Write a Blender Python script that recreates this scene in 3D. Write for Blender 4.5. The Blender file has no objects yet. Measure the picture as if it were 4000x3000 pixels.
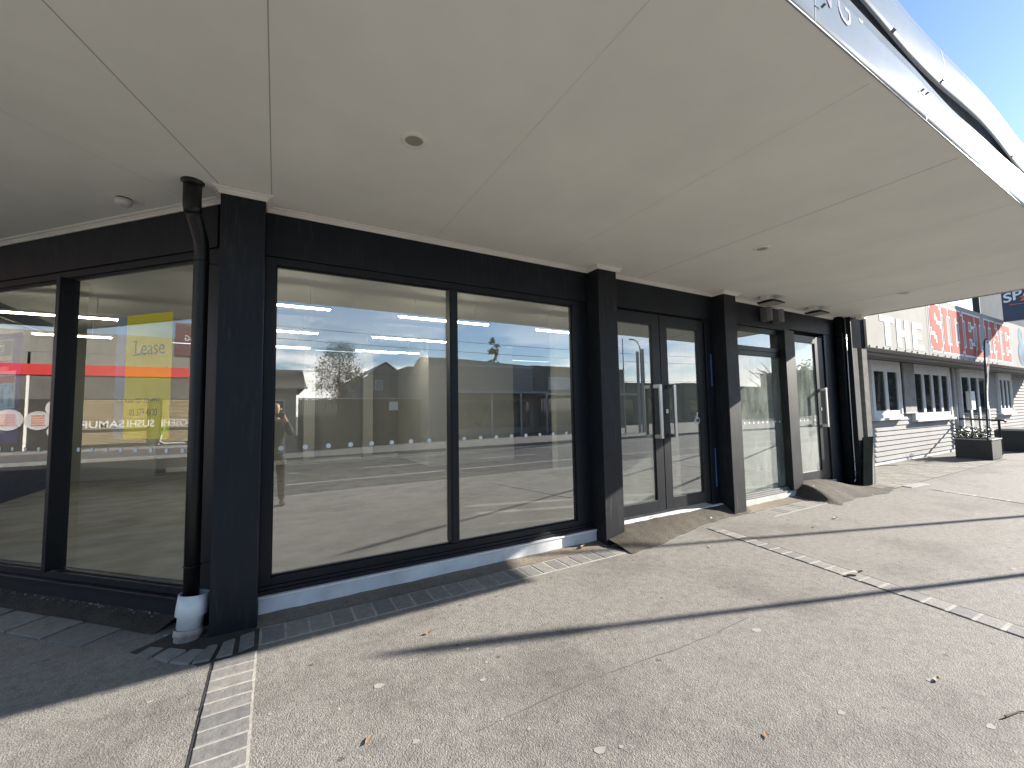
import bpy, bmesh, math, random
from mathutils import Vector, Matrix
random.seed(7)
PI = math.pi
R = math.radians
S2 = 2 ** -.5
az, el = math.radians(17.4), math.radians(21.7)   # sun
scn = bpy.context.scene
COL = scn.collection

# ---------------------------------------------------------------- camera
F, YAW, PITCH, ROLL, H = 1619.65, R(29.644), R(3.727), R(-1.031), 1.6
fw = Vector((math.sin(YAW) * math.cos(PITCH), math.cos(YAW) * math.cos(PITCH), math.sin(PITCH)))
rt = Vector((math.cos(YAW), -math.sin(YAW), 0))
up = rt.cross(fw)
rt2 = rt * math.cos(ROLL) + up * math.sin(ROLL)
up2 = up * math.cos(ROLL) - rt * math.sin(ROLL)
cd = bpy.data.cameras.new('camera')
cam = bpy.data.objects.new('camera', cd)
COL.objects.link(cam)
m = Matrix.Identity(4)
for i in range(3):
    m[i][0], m[i][1], m[i][2] = rt2[i], up2[i], -fw[i]
m[0][3], m[1][3], m[2][3] = 0, 0, H
cam.matrix_world = m
cd.sensor_fit = 'HORIZONTAL'
cd.sensor_width = 36
cd.lens = 36 * F / 4000
cd.clip_start = .01
cd.clip_end = 2000
scn.camera = cam

# ---------------------------------------------------------------- materials
def newmat(name):
    mt = bpy.data.materials.new(name)
    mt.use_nodes = True
    nt = mt.node_tree
    bs = nt.nodes['Principled BSDF']
    return mt, nt, bs

def nd(nt, t, **kw):
    n = nt.nodes.new(t)
    for k, v in kw.items():
        if k in n.inputs:
            n.inputs[k].default_value = v
        else:
            setattr(n, k, v)
    return n

def coords(nt, scale=(1, 1, 1), kind='Object'):
    tc = nd(nt, 'ShaderNodeTexCoord')
    mp = nd(nt, 'ShaderNodeMapping')
    mp.inputs['Scale'].default_value = scale
    nt.links.new(tc.outputs[kind], mp.inputs['Vector'])
    return mp.outputs['Vector']

def ramp(nt, src, stops):
    r = nd(nt, 'ShaderNodeValToRGB')
    els = r.color_ramp.elements
    while len(els) < len(stops):
        els.new(.5)
    for e, (p, c) in zip(els, stops):
        e.position = p
        e.color = c if len(c) == 4 else (*c, 1)
    nt.links.new(src, r.inputs['Fac'])
    return r.outputs['Color']

def bump(nt, bs, src, strength=.3, dist=.01):
    b = nd(nt, 'ShaderNodeBump', Strength=strength, Distance=dist)
    nt.links.new(src, b.inputs['Height'])
    nt.links.new(b.outputs['Normal'], bs.inputs['Normal'])

def noise(nt, vec, scale, detail=4, rough=.6):
    n = nd(nt, 'ShaderNodeTexNoise', Scale=scale, Detail=detail, Roughness=rough)
    nt.links.new(vec, n.inputs['Vector'])
    return n.outputs['Fac']

def mix(nt, fac, a, b):
    x = nd(nt, 'ShaderNodeMix', data_type='RGBA')
    for s, i in ((fac, 0), (a, 6), (b, 7)):
        if isinstance(s, bpy.types.NodeSocket):
            nt.links.new(s, x.inputs[i])
        elif i == 0:
            x.inputs[0].default_value = s
        else:
            x.inputs[i].default_value = (*s, 1)
    return x.outputs[2]

def paint(name, col, rough=.5, var=.15, scale=3, metal=0, bmp=0, bscale=80, stretch=(1, 1, 1), spec=.5):
    mt, nt, bs = newmat(name)
    v = coords(nt, stretch)
    f = noise(nt, v, scale)
    a = tuple(max(0, c * (1 - var)) for c in col)
    b = tuple(min(1, c * (1 + var)) for c in col)
    c = ramp(nt, f, [(.3, a), (.7, b)])
    nt.links.new(c, bs.inputs['Base Color'])
    bs.inputs['Roughness'].default_value = rough
    bs.inputs['Metallic'].default_value = metal
    bs.inputs['Specular IOR Level'].default_value = spec
    if bmp:
        bump(nt, bs, noise(nt, v, bscale), bmp, .004)
    return mt

def emit(name, col, s):
    mt, nt, bs = newmat(name)
    bs.inputs['Base Color'].default_value = (*col, 1)
    bs.inputs['Emission Color'].default_value = (*col, 1)
    bs.inputs['Emission Strength'].default_value = s
    return mt

def glass(name, refl=.3, tint=(.86, .9, .88), dirt=.05, dscale=3, wav=.0):
    mt, nt, bs = newmat(name)
    nt.nodes.remove(bs)
    out = nt.nodes['Material Output']
    tr = nd(nt, 'ShaderNodeBsdfTransparent', Color=(*tint, 1))
    gl = nd(nt, 'ShaderNodeBsdfGlossy', Color=(.97, .98, 1, 1), Roughness=0)
    df = nd(nt, 'ShaderNodeBsdfDiffuse', Color=(.62, .7, .63, 1))
    fr = nd(nt, 'ShaderNodeLayerWeight', Blend=.5)
    pw_ = nd(nt, 'ShaderNodeMath', operation='POWER')
    nt.links.new(fr.outputs['Facing'], pw_.inputs[0])
    pw_.inputs[1].default_value = 4
    mr = nd(nt, 'ShaderNodeMapRange')
    mr.inputs['To Min'].default_value = refl
    mr.inputs['To Max'].default_value = min(1, refl + .55)
    nt.links.new(pw_.outputs[0], mr.inputs['Value'])
    m1 = nd(nt, 'ShaderNodeMixShader')
    nt.links.new(mr.outputs['Result'], m1.inputs['Fac'])
    nt.links.new(tr.outputs[0], m1.inputs[1])
    nt.links.new(gl.outputs[0], m1.inputs[2])
    v = coords(nt, (1, 1, .35))
    f = noise(nt, v, dscale, 6, .75)
    mr2 = nd(nt, 'ShaderNodeMapRange')
    mr2.inputs['From Min'].default_value = .35
    mr2.inputs['From Max'].default_value = .75
    mr2.inputs['To Min'].default_value = dirt * .25
    mr2.inputs['To Max'].default_value = dirt
    nt.links.new(f, mr2.inputs['Value'])
    m2 = nd(nt, 'ShaderNodeMixShader')
    nt.links.new(mr2.outputs['Result'], m2.inputs['Fac'])
    nt.links.new(m1.outputs[0], m2.inputs[1])
    nt.links.new(df.outputs[0], m2.inputs[2])
    nt.links.new(m2.outputs[0], out.inputs['Surface'])
    if wav:
        b = nd(nt, 'ShaderNodeBump', Strength=wav, Distance=.02)
        v2 = coords(nt, (.7, .7, .7))
        nt.links.new(noise(nt, v2, 1.2, 1, .3), b.inputs['Height'])
        nt.links.new(b.outputs['Normal'], gl.inputs['Normal'])
    return mt

M = {}
# dark paint with scuffs (pillars, beams)
def dark_paint(name, col, rough, scuff):
    mt, nt, bs = newmat(name)
    v = coords(nt)
    base = ramp(nt, noise(nt, v, 2.2, 5), [(.3, tuple(c * .8 for c in col)), (.7, tuple(c * 1.25 for c in col))])
    streak = noise(nt, coords(nt, (14, 14, 1.1)), 2.4, 6, .72)
    blot = noise(nt, coords(nt, (1, 1, 1)), 1.7, 5, .65)
    mul = nd(nt, 'ShaderNodeMath', operation='MULTIPLY')
    nt.links.new(ramp(nt, streak, [(.53, (0, 0, 0)), (.72, (1, 1, 1))]), mul.inputs[0])
    nt.links.new(ramp(nt, blot, [(.42, (0, 0, 0)), (.68, (1, 1, 1))]), mul.inputs[1])
    mul2 = nd(nt, 'ShaderNodeMath', operation='MULTIPLY')
    nt.links.new(mul.outputs[0], mul2.inputs[0])
    mul2.inputs[1].default_value = scuff
    c = mix(nt, mul2.outputs[0], base, (.16, .155, .15))
    nt.links.new(c, bs.inputs['Base Color'])
    rr = nd(nt, 'ShaderNodeMapRange')
    bs.inputs['Specular IOR Level'].default_value = .32
    rr.inputs['To Min'].default_value = rough - .08
    rr.inputs['To Max'].default_value = rough + .14
    nt.links.new(noise(nt, v, 5), rr.inputs['Value'])
    nt.links.new(rr.outputs[0], bs.inputs['Roughness'])
    bump(nt, bs, noise(nt, v, 60, 3), .12, .003)
    return mt
M['dark'] = dark_paint('charcoal_paint', (.0065, .0092, .0155), .5, .2)
M['pillar'] = dark_paint('scuffed_charcoal_paint', (.009, .0105, .0145), .5, .5)
M['frame'] = paint('charcoal_powdercoat', (.0065, .0088, .0135), .42, .12, 6, spec=.35)
M['pipe'] = paint('black_pipe_plastic', (.007, .007, .008), .42, .2, 4, spec=.4)
M['soffit'] = paint('cream_soffit_paint', (.93, .925, .855), .62, .05, 1.1, bmp=.06, bscale=220)
M['joint'] = paint('soffit_joint', (.8, .78, .7), .6, .1, 4)
M['jointdark'] = paint('soffit_joint_gap', (.45, .44, .39), .7, .1, 4)
M['trim'] = paint('cream_trim_paint', (.9, .87, .79), .45, .05, 5)
M['conc'] = paint('pale_concrete', (.62, .63, .64), .8, .2, 4, bmp=.4, bscale=60)
M['white'] = paint('white_paint', (.78, .78, .76), .5, .06, 5)
M['offwhite'] = paint('weathered_white', (.48, .48, .46), .7, .2, 6, bmp=.4)
M['pvc'] = paint('white_plastic', (.7, .73, .74), .35, .08, 9)
M['dirtypvc'] = paint('muddy_plastic', (.33, .3, .27), .7, .45, 14)
M['alu'] = paint('brushed_metal', (.55, .55, .54), .32, .08, 20, metal=.9)
M['alumatt'] = paint('grey_aluminium', (.16, .16, .165), .5, .12, 10)
M['grey'] = paint('grey_plastic', (.35, .35, .34), .5, .1, 6)
M['lens'] = paint('frosted_lens', (.36, .35, .27), .4, .05, 6)
M['black'] = paint('black_rubber', (.012, .012, .012), .6, .2, 6)
M['glassA'] = glass('shop_glass', .32, (.93, .95, .93), .04, 2.2, .006)
M['glassB'] = glass('corner_glass', .145, (.93, .95, .93), .02, 2.2, .003)
M['glassD'] = glass('dusty_door_glass', .28, (.85, .9, .87), .16, 4, .02)
M['glassW'] = glass('wavy_side_glass', .28, (.8, .88, .83), .38, 5, .06)
M['inwall'] = paint('interior_white', (.66, .66, .63), .7, .05, 1)
M['ingrey'] = paint('interior_grey', (.36, .36, .345), .7, .06, 1)
M['inceil'] = paint('interior_ceiling', (.62, .62, .6), .8, .04, 1)
M['infloor'] = paint('interior_concrete', (.27, .265, .245), .6, .3, 2.2, bmp=.15, bscale=9, stretch=(1, 1.6, 1))
M['led'] = emit('led_tube', (1, .92, .72), 11.5)
M['decal'] = paint('frosted_dot', (.72, .78, .8), .6, .03, 8)

def asphalt(name, base, tint, warm=0, agg=1.0, bumps=.55):
    mt, nt, bs = newmat(name)
    v = coords(nt)
    vo = nd(nt, 'ShaderNodeTexVoronoi', Scale=170)
    nt.links.new(v, vo.inputs['Vector'])
    bw = nd(nt, 'ShaderNodeRGBToBW')
    nt.links.new(vo.outputs['Color'], bw.inputs[0])
    stone = ramp(nt, bw.outputs[0], [(.1, tuple(c * .72 for c in base)), (.5, base), (.86, tuple(c * 1.2 for c in base)), (.97, tuple(min(.8, c * 1.6) for c in base))])
    big = noise(nt, v, .75, 6, .62)
    patch = ramp(nt, big, [(.3, tuple(.62 * c for c in tint)), (.5, tint), (.72, tuple(min(1, 1.25 * c) for c in tint))])
    mu = nd(nt, 'ShaderNodeMix', data_type='RGBA', blend_type='MULTIPLY')
    mu.inputs[0].default_value = 1
    nt.links.new(stone, mu.inputs[6])
    nt.links.new(patch, mu.inputs[7])
    fine = noise(nt, v, 14, 5, .7)
    c2 = nd(nt, 'ShaderNodeMix', data_type='RGBA', blend_type='MULTIPLY')
    c2.inputs[0].default_value = .7
    nt.links.new(mu.outputs[2], c2.inputs[6])
    nt.links.new(ramp(nt, fine, [(.25, (.55, .55, .56)), (.5, (1, 1, 1)), (.75, (1.3, 1.27, 1.22))]), c2.inputs[7])
    # dark spill stains and pale gum spots
    vg = nd(nt, 'ShaderNodeTexVoronoi', Scale=2.3)
    nt.links.new(v, vg.inputs['Vector'])
    spot = ramp(nt, vg.outputs['Distance'], [(.0, (1, 1, 1)), (.03, (1, 1, 1)), (.04, (0, 0, 0))])
    c3 = mix(nt, spot, c2.outputs[2], (.42, .41, .385))
    vs = nd(nt, 'ShaderNodeTexVoronoi', Scale=3.9)
    nt.links.new(coords(nt, (1, 1.3, 1)), vs.inputs['Vector'])
    spot2 = ramp(nt, vs.outputs['Distance'], [(.0, (.8, .8, .8)), (.05, (.8, .8, .8)), (.085, (0, 0, 0))])
    c4 = mix(nt, spot2, c3, tuple(c * .35 for c in base))
    nt.links.new(c4, bs.inputs['Base Color'])
    bs.inputs['Roughness'].default_value = .82
    bs.inputs['Specular IOR Level'].default_value = .3
    ad = nd(nt, 'ShaderNodeMath', operation='ADD')
    v2 = nd(nt, 'ShaderNodeTexVoronoi', Scale=130)
    nt.links.new(v, v2.inputs['Vector'])
    nt.links.new(v2.outputs['Distance'], ad.inputs[0])
    nt.links.new(noise(nt, v, 40, 4, .7), ad.inputs[1])
    bump(nt, bs, ad.outputs[0], bumps, .008)
    return mt
M['path'] = asphalt('footpath_asphalt', (.214, .206, .195), (1, .99, .975), bumps=.36)
M['ramp'] = asphalt('ramp_asphalt', (.075, .066, .055), (1, .97, .92), bumps=1.0)
M['road'] = asphalt('road_asphalt', (.085, .085, .083), (1, 1, 1))
M['apron'] = asphalt('mortar_apron', (.2, .18, .155), (1, .95, .88))

def stone_mat(name, col, var=.3):
    mt, nt, bs = newmat(name)
    v = coords(nt)
    oi = nd(nt, 'ShaderNodeNewGeometry')
    f = noise(nt, v, 18, 6, .7)
    c = ramp(nt, f, [(.25, tuple(x * (1 - var) for x in col)), (.75, tuple(x * (1 + var) for x in col))])
    rnd = ramp(nt, oi.outputs['Random Per Island'], [(0, (.72, .73, .76)), (1, (1.2, 1.16, 1.12))])
    mu = nd(nt, 'ShaderNodeMix', data_type='RGBA', blend_type='MULTIPLY')
    mu.inputs[0].default_value = 1
    nt.links.new(c, mu.inputs[6])
    nt.links.new(rnd, mu.inputs[7])
    nt.links.new(mu.outputs[2], bs.inputs['Base Color'])
    bs.inputs['Roughness'].default_value = .8
    bump(nt, bs, noise(nt, v, 45, 5, .7), .5, .008)
    return mt
M['paver'] = stone_mat('grey_paver', (.2, .198, .192))
M['mortar'] = paint('pale_mortar', (.34, .325, .30), .9, .25, 20, bmp=.5)
M['gap'] = paint('dark_joint_and_shade', (.035, .034, .033), .9, .3, 9)
M['brickpav'] = stone_mat('buff_paver', (.2, .188, .17))

# fascia sheet metal
mt, nt, bs = newmat('painted_sheet_metal')
v = coords(nt)
c = ramp(nt, noise(nt, coords(nt, (1, 1, .5)), 2.5, 6, .7), [(.3, (.22, .25, .275)), (.7, (.28, .305, .325))])
nt.links.new(c, bs.inputs['Base Color'])
bs.inputs['Roughness'].default_value = .2
bs.inputs['Metallic'].default_value = .0
bump(nt, bs, noise(nt, coords(nt, (1, 1, 1.5)), 1.3, 2, .4), .25, .05)
M['fascia'] = mt
M['fasciaback'] = paint('dark_backing', (.6, .62, .66), .8, .2, 4)

# ---------------------------------------------------------------- mesh builder
class MB:
    def __init__(s, T=None):
        s.v, s.f, s.mi, s.T = [], [], [], T
    def add(s, pts, faces, mi=0):
        o = len(s.v)
        for p in pts:
            p = s.T(p) if s.T else p
            s.v.append(tuple(p))
        for f in faces:
            s.f.append([i + o for i in f])
            s.mi.append(mi)
        return s
    def box(s, x0, x1, y0, y1, z0, z1, mi=0):
        p = [(x, y, z) for z in (z0, z1) for y in (y0, y1) for x in (x0, x1)]
        return s.add(p, [(0, 2, 3, 1), (4, 5, 7, 6), (0, 1, 5, 4), (2, 6, 7, 3), (0, 4, 6, 2), (1, 3, 7, 5)], mi)
    def quad(s, a, b, c, d, mi=0):
        return s.add([a, b, c, d], [(0, 1, 2, 3)], mi)
    def prism(s, poly, z0, z1, mi=0):
        n = len(poly)
        p = [(x, y, z0) for x, y in poly] + [(x, y, z1) for x, y in poly]
        f = [tuple(range(n))[::-1], tuple(range(n, 2 * n))] + [(i, (i + 1) % n, n + (i + 1) % n, n + i) for i in range(n)]
        return s.add(p, f, mi)
    def tube(s, pts, r, n=12, mi=0, cap=True):
        pts = [Vector(p) for p in pts]
        rs = r if isinstance(r, (list, tuple)) else [r] * len(pts)
        rings = []
        prev = None
        for i, p in enumerate(pts):
            a = pts[max(0, i - 1)]
            b = pts[min(len(pts) - 1, i + 1)]
            d = (b - a).normalized()
            if prev is None:
                u = d.orthogonal().normalized()
            else:
                u = (prev - d * prev.dot(d)).normalized()
            prev = u
            w = d.cross(u)
            rings.append([p + (u * math.cos(2 * PI * k / n) + w * math.sin(2 * PI * k / n)) * rs[i] for k in range(n)])
        vs = [q for rg in rings for q in rg]
        fs = []
        for i in range(len(rings) - 1):
            for k in range(n):
                fs.append((i * n + k, i * n + (k + 1) % n, (i + 1) * n + (k + 1) % n, (i + 1) * n + k))
        if cap:
            fs.append(tuple(range(n))[::-1])
            fs.append(tuple(range((len(rings) - 1) * n, len(rings) * n)))
        return s.add(vs, fs, mi)
    def lathe(s, prof, c, n=28, mi=0, ax=None):
        # prof: (r, z) ; ax: matrix for axis tilt
        vs = []
        for r_, z_ in prof:
            for k in range(n):
                q = Vector((r_ * math.cos(2 * PI * k / n), r_ * math.sin(2 * PI * k / n), z_))
                if ax:
                    q = ax @ q
                vs.append(q + Vector(c))
        fs = []
        for i in range(len(prof) - 1):
            for k in range(n):
                fs.append((i * n + k, i * n + (k + 1) % n, (i + 1) * n + (k + 1) % n, (i + 1) * n + k))
        return s.add(vs, fs, mi)
    def build(s, name, mat, parent=None, bevel=0, smooth=False):
        me = bpy.data.meshes.new(name)
        me.from_pydata(s.v, [], s.f)
        mats = mat if isinstance(mat, (list, tuple)) else [mat]
        for q in mats:
            me.materials.append(q)
        for p, k in zip(me.polygons, s.mi):
            p.material_index = k
            p.use_smooth = smooth
        bm = bmesh.new()
        bm.from_mesh(me)
        bmesh.ops.recalc_face_normals(bm, faces=bm.faces)
        bm.to_mesh(me)
        bm.free()
        o = bpy.data.objects.new(name, me)
        COL.objects.link(o)
        if parent:
            o.parent = parent
            o.matrix_parent_inverse = parent.matrix_world.inverted() if False else Matrix.Translation(-Vector(absloc(parent)))
        if bevel:
            b = o.modifiers.new('bevel', 'BEVEL')
            b.width = bevel
            b.segments = 2
            b.limit_method = 'ANGLE'
            b.angle_limit = R(50)
        return o

def absloc(o):
    l = Vector(o.location)
    return l if not o.parent else l + Vector((0, 0, 0))

def empty(name, label, cat, loc=(0, 0, 0), group=None):
    o = bpy.data.objects.new(name, None)
    COL.objects.link(o)
    o.location = loc
    o.empty_display_size = .1
    return tag(o, label, cat, group)

def tag(o, label, cat, group=None, kind=None):
    o['label'] = label
    o['category'] = cat
    if group:
        o['group'] = group
    if kind:
        o['kind'] = kind
    return o

def struct(o, label=None, cat=None):
    o['kind'] = 'structure'
    if label:
        o['label'] = label
        o['category'] = cat
    return o

# parents that are meshes built in world space have location 0, so no inverse needed
def TB(p):   # frame of the splayed corner wall: u along wall, w outwards
    u, w, z = p
    return (-.41 - S2 * u - S2 * w, 4.0 + S2 * u - S2 * w, z)

def text(body, size, mat, fn, name, parent=None, ext=.004, align='LEFT', sx=1, shear=0, space=1, bold=0):
    cu = bpy.data.curves.new(name, 'FONT')
    cu.body = body
    cu.size = size
    cu.align_x = align
    cu.extrude = ext
    cu.shear = shear
    cu.space_character = space
    cu.offset = bold
    cu.resolution_u = 4
    o = bpy.data.objects.new(name, cu)
    COL.objects.link(o)
    dg = bpy.context.evaluated_depsgraph_get()
    me = bpy.data.meshes.new_from_object(o.evaluated_get(dg))
    bpy.data.objects.remove(o)
    bpy.data.curves.remove(cu)
    for vt in me.vertices:
        vt.co = Vector(fn((vt.co.x * sx, vt.co.y, vt.co.z)))
    me.materials.clear()
    me.materials.append(mat)
    q = bpy.data.objects.new(name, me)
    COL.objects.link(q)
    if parent:
        q.parent = parent
        q.matrix_parent_inverse = Matrix.Translation(-Vector(absloc(parent)))
    return q

M['kerb'] = paint('kerb_concrete', (.27, .265, .25), .85, .2, 4, bmp=.4, bscale=60)
# ---------------------------------------------------------------- ground, roads, pavements
ZS = 3.37
g = MB()
g.quad((-400, -400, -.16), (400, -400, -.16), (400, 400, -.16), (-400, 400, -.16))
struct(g.build('ground', paint('bare_ground', (.13, .125, .11), .95, .3, .3)))
g = MB()
g.quad((-24, -9.6, -.13), (120, -9.6, -.13), (120, -1.4, -.13), (-24, -1.4, -.13))
g.quad((-19, -1.4, -.13), (-7.5, -1.4, -.13), (-7.5, 80, -.13), (-19, 80, -.13))
struct(g.build('road', M['road']))
g = MB()
g.prism([(-7.3, -1.25), (80, -1.25), (80, 4.85), (-5.2, 4.85), (-5.2, 60), (-7.3, 60)], -.15, 0)
fp = struct(g.build('footpath', M['path']))
g = MB()
g.box(-7.5, 80, -1.4, -1.25, -.15, .003)
g.box(-7.5, -7.3, -1.25, 60, -.15, .003)
struct(g.build('kerb', M['kerb'], bevel=.02))
g = MB()
g.box(-24, 120, -9.75, -9.6, -.15, .01)
g.box(-19.15, -19, -1.4, 80, -.15, .01)
struct(g.build('kerb', M['kerb'], bevel=.02))
g = MB()
g.box(-24, 120, -30, -9.75, -.15, 0)
struct(g.build('far_footpath', paint('far_path_asphalt', (.125, .12, .115), .9, .2, 2)))
g = MB()
g.box(-25, -19.15, -1.4, 80, -.15, .0)
g.box(-25, -24.2, 5, 16, 0, .12)
struct(g.build('side_footpath', paint('side_path_concrete', (.27, .26, .25), .9, .2, 2)))
g = MB()
wl = paint('road_marking_paint', (.42, .415, .4), .8, .2, 6)
for y, a, b in ((-1.75, -7, 90), (-3.7, -2, 90), (-8.2, -7, 90)):
    g.quad((a, y - .06, -.126), (b, y - .06, -.126), (b, y + .06, -.126), (a, y + .06, -.126))
for k in range(22):
    x = -6 + 4.2 * k
    g.quad((x, -5.95, -.126), (x + 2.4, -5.95, -.126), (x + 2.4, -5.83, -.126), (x, -5.83, -.126))
for k in range(6):
    y = 2 + 5 * k
    g.quad((-13.3, y, -.126), (-13.18, y, -.126), (-13.18, y + 2.5, -.126), (-13.3, y + 2.5, -.126))
g.quad((-8.4, -1, -.126), (-8.3, -1, -.126), (-8.3, 60, -.126), (-8.4, 60, -.126))
struct(g.build('road_markings', wl))

def bricks(name, quads, mats, bevel=.004):
    """quads: list of 4 ground corners -> raised pavers"""
    g = MB()
    for q, zt in quads:
        c = [sum(p[0] for p in q) / 4, sum(p[1] for p in q) / 4]
        g.prism(q, -.01, zt)
    return g

def strip(a0, a1, b0, b1, n, gap, side, zt=.0055, jit=.003, skip=()):
    """pavers between two rails a0->a1 and b0->b1"""
    out = []
    for i in range(n):
        if i in skip:
            continue
        t0 = (i + gap / 2) / n
        t1 = (i + 1 - gap / 2) / n
        def L(p, q, t):
            return (p[0] + (q[0] - p[0]) * t + random.uniform(-jit, jit), p[1] + (q[1] - p[1]) * t + random.uniform(-jit, jit))
        def lerp(p, q, t):
            return (p[0] + (q[0] - p[0]) * t, p[1] + (q[1] - p[1]) * t)
        A0, A1, B1, B0 = L(a0, a1, t0), L(a0, a1, t1), L(b0, b1, t1), L(b0, b1, t0)
        out.append(([lerp(A0, B0, side), lerp(A1, B1, side), lerp(B1, A1, side), lerp(B0, A0, side)], zt + random.uniform(-.001, .0015)))
    return out

def paving(name, strips, bed_polys, bed, label):
    g = MB()
    for q in strips:
        g.prism(q[0], -.01, q[1])
    o = g.build(name, M['paver'], bevel=.004)
    struct(o)
    b = MB()
    for p, z in bed_polys:
        b.prism(p, -.01, z)
    ob = b.build(name + '_bed', bed)
    struct(ob)
    return o

st = strip((-.07, 3.5), (3.42, 3.5), (-.07, 3.755), (3.42, 3.755), 22, .1, .02)
st += strip((6.33, 3.47), (8.0, 3.47), (6.33, 3.74), (8.0, 3.74), 11, .12, .02)
paving('paver_strip', st, [([(-.09, 3.49), (3.44, 3.49), (3.44, 3.765), (-.09, 3.765)], .003), ([(6.3, 3.46), (8.02, 3.46), (8.02, 3.75), (6.3, 3.75)], .003)], M['mortar'], '')
st = strip((-.33, 3.42), (-.30, -1.24), (-.09, 3.42), (-.075, -1.24), 40, .1, .015)
paving('paver_band', st, [([(-.325, 3.42), (-.295, -1.24), (-.075, -1.24), (-.085, 3.42)], .0035)], M['mortar'], '')
st = strip((4.985, 3.61), (4.19, -.4), (5.175, 3.585), (4.39, -.4), 27, .13, .025)
paving('paver_band', st, [([(4.99, 3.61), (4.2, -.4), (4.39, -.4), (5.17, 3.585)], .0035)], M['mortar'], '')
st = strip((10.60, 2.98), (9.8, .4), (10.77, 2.98), (9.97, .4), 13, .1, .02)
paving('paver_band', st, [([(10.61, 2.98), (9.81, .4), (9.96, .4), (10.76, 2.98)], .0035)], M['mortar'], '')
# dark open joints along the bands, plus a painted ramp-edge shadow
g = MB()
g.prism([(-.339, 3.43), (-.309, -1.24), (-.300, -1.24), (-.330, 3.43)], -.01, .0022)
g.prism([(4.98, 3.62), (4.185, -.4), (4.192, -.4), (4.988, 3.62)], -.01, .0022)
g.prism([(5.18, 3.59), (4.395, -.4), (4.403, -.4), (5.188, 3.59)], -.01, .0022)
g.prism([(3.36, 3.76), (3.42, 3.77), (3.56, 3.49), (3.50, 3.48)], -.01, .0075)  # dark strip stands for the shadow along the ramp edge
struct(g.build('paving_joint_and_shade', M['gap']))
# corner pavers along the splayed wall and around the downpipe
g = MB(TB)
for i in range(9):
    u = .62 + i * .42
    g.prism([(u + .012, .19), (u + .40, .19), (u + .40, .44), (u + .012, .44)], -.01, .011 + random.uniform(-.003, .003))
struct(g.build('paver_strip', M['paver'], bevel=.005))
g = MB()
for q in ([(-.80, 3.79), (-.70, 3.70), (-.64, 3.79), (-.74, 3.86)], [(-.69, 3.69), (-.59, 3.56), (-.50, 3.66), (-.61, 3.76)], [(-.575, 3.55), (-.47, 3.47), (-.39, 3.62), (-.485, 3.67)],
          [(-.455, 3.46), (-.345, 3.44), (-.315, 3.63), (-.375, 3.64)], [(-.325, 3.45), (-.225, 3.46), (-.215, 3.69), (-.30, 3.66)], [(-.205, 3.47), (-.10, 3.49), (-.10, 3.74), (-.195, 3.71)]):
    g.prism([(x + random.uniform(-.012, .012), y + random.uniform(-.012, .012)) for x, y in q], -.02, .014 + random.uniform(-.005, .006))
struct(g.build('broken_pavers', M['paver'], bevel=.009))
g = MB()
g.prism([(-.84, 3.86), (-.40, 3.42), (-.08, 3.45), (-.08, 3.80), (-.4, 3.82), (-.64, 4.02)], -.01, .004)
struct(g.build('paver_bed', M['gap']))
# raised mortar apron between the strip and the wall
def sheet(name, fn, x0, x1, nx, v0, v1, nv, mat, T=None):
    g = MB(T)
    vs = []
    for i in range(nx + 1):
        for j in range(nv + 1):
            vs.append(fn(x0 + (x1 - x0) * i / nx, v0 + (v1 - v0) * j / nv))
    fs = [(i * (nv + 1) + j, (i + 1) * (nv + 1) + j, (i + 1) * (nv + 1) + j + 1, i * (nv + 1) + j + 1) for i in range(nx) for j in range(nv)]
    g.add(vs, fs)
    return struct(g.build(name, mat, smooth=True))
rn = lambda x, y, s=7: math.sin(x * s + math.sin(y * s * 1.3)) * .5 + math.sin(x * s * 2.3 + 1.7 + y * s * 1.9) * .3 + math.sin(y * s * 3.1 + x * s * 3.7) * .2
sheet('mortar_apron', lambda x, y: (x, y, .006 + .018 * (y - 3.76) / .24 + .004 * rn(x, y, 9)), -.1, 3.42, 90, 3.762 + 0, 4.0, 10, M['apron'])
sheet('mortar_apron', lambda x, y: (x, y, .006 + .03 * (y - 3.75) / .25 + .005 * rn(x, y, 9)), 6.18, 8.0, 50, 3.75, 4.02, 10, M['apron'])
sheet('mortar_apron', lambda u, w: (u, w, .008 + .05 * max(0, (.19 - w)) / .19 + .008 * rn(u, w, 8)), .3, 4.6, 110, -.02, .195, 8, M['ramp'], TB)
def sm(a, b, x):
    t = max(0, min(1, (x - a) / (b - a)))
    return t * t * (3 - 2 * t)
def ramp1(x, t):
    yb = 3.44 + .34 * sm(3.4, 5.6, x) + .012 * math.sin(x * 9) + .006 * math.sin(x * 23)
    y = yb + (4.02 - yb) * t
    e = sm(3.40, 3.75, x + .0)
    z = .002 + (.143 * (1 - (1 - t) ** 1.7)) * (.55 + .45 * e) + .006 * rn(x, y, 6) * t + .004 * rn(x * 3.1, y * 3.3, 7) * t
    return (x, y, z)
sheet('asphalt_ramp', ramp1, 3.44, 6.3, 160, 0, 1, 30, M['ramp'])
def ramp2(x, t):
    yb = 3.32 + .05 * math.sin(x * 3.1) + .02 * math.sin(x * 11)
    y = yb + (4.05 - yb) * t
    side = sm(7.86, 8.12, x) * (1 - .85 * sm(8.7, 10.0, x))
    z = .001 + .235 * side * math.sin(min(1, t * 1.05) * PI / 2) ** 1.15 + (.008 * rn(x, y, 7) + .005 * rn(x * 3.3, y * 3.1, 7)) * t * side
    return (x, y, z)
sheet('asphalt_ramp', ramp2, 7.86, 10.0, 130, 0, 1, 36, M['ramp'])
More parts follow.
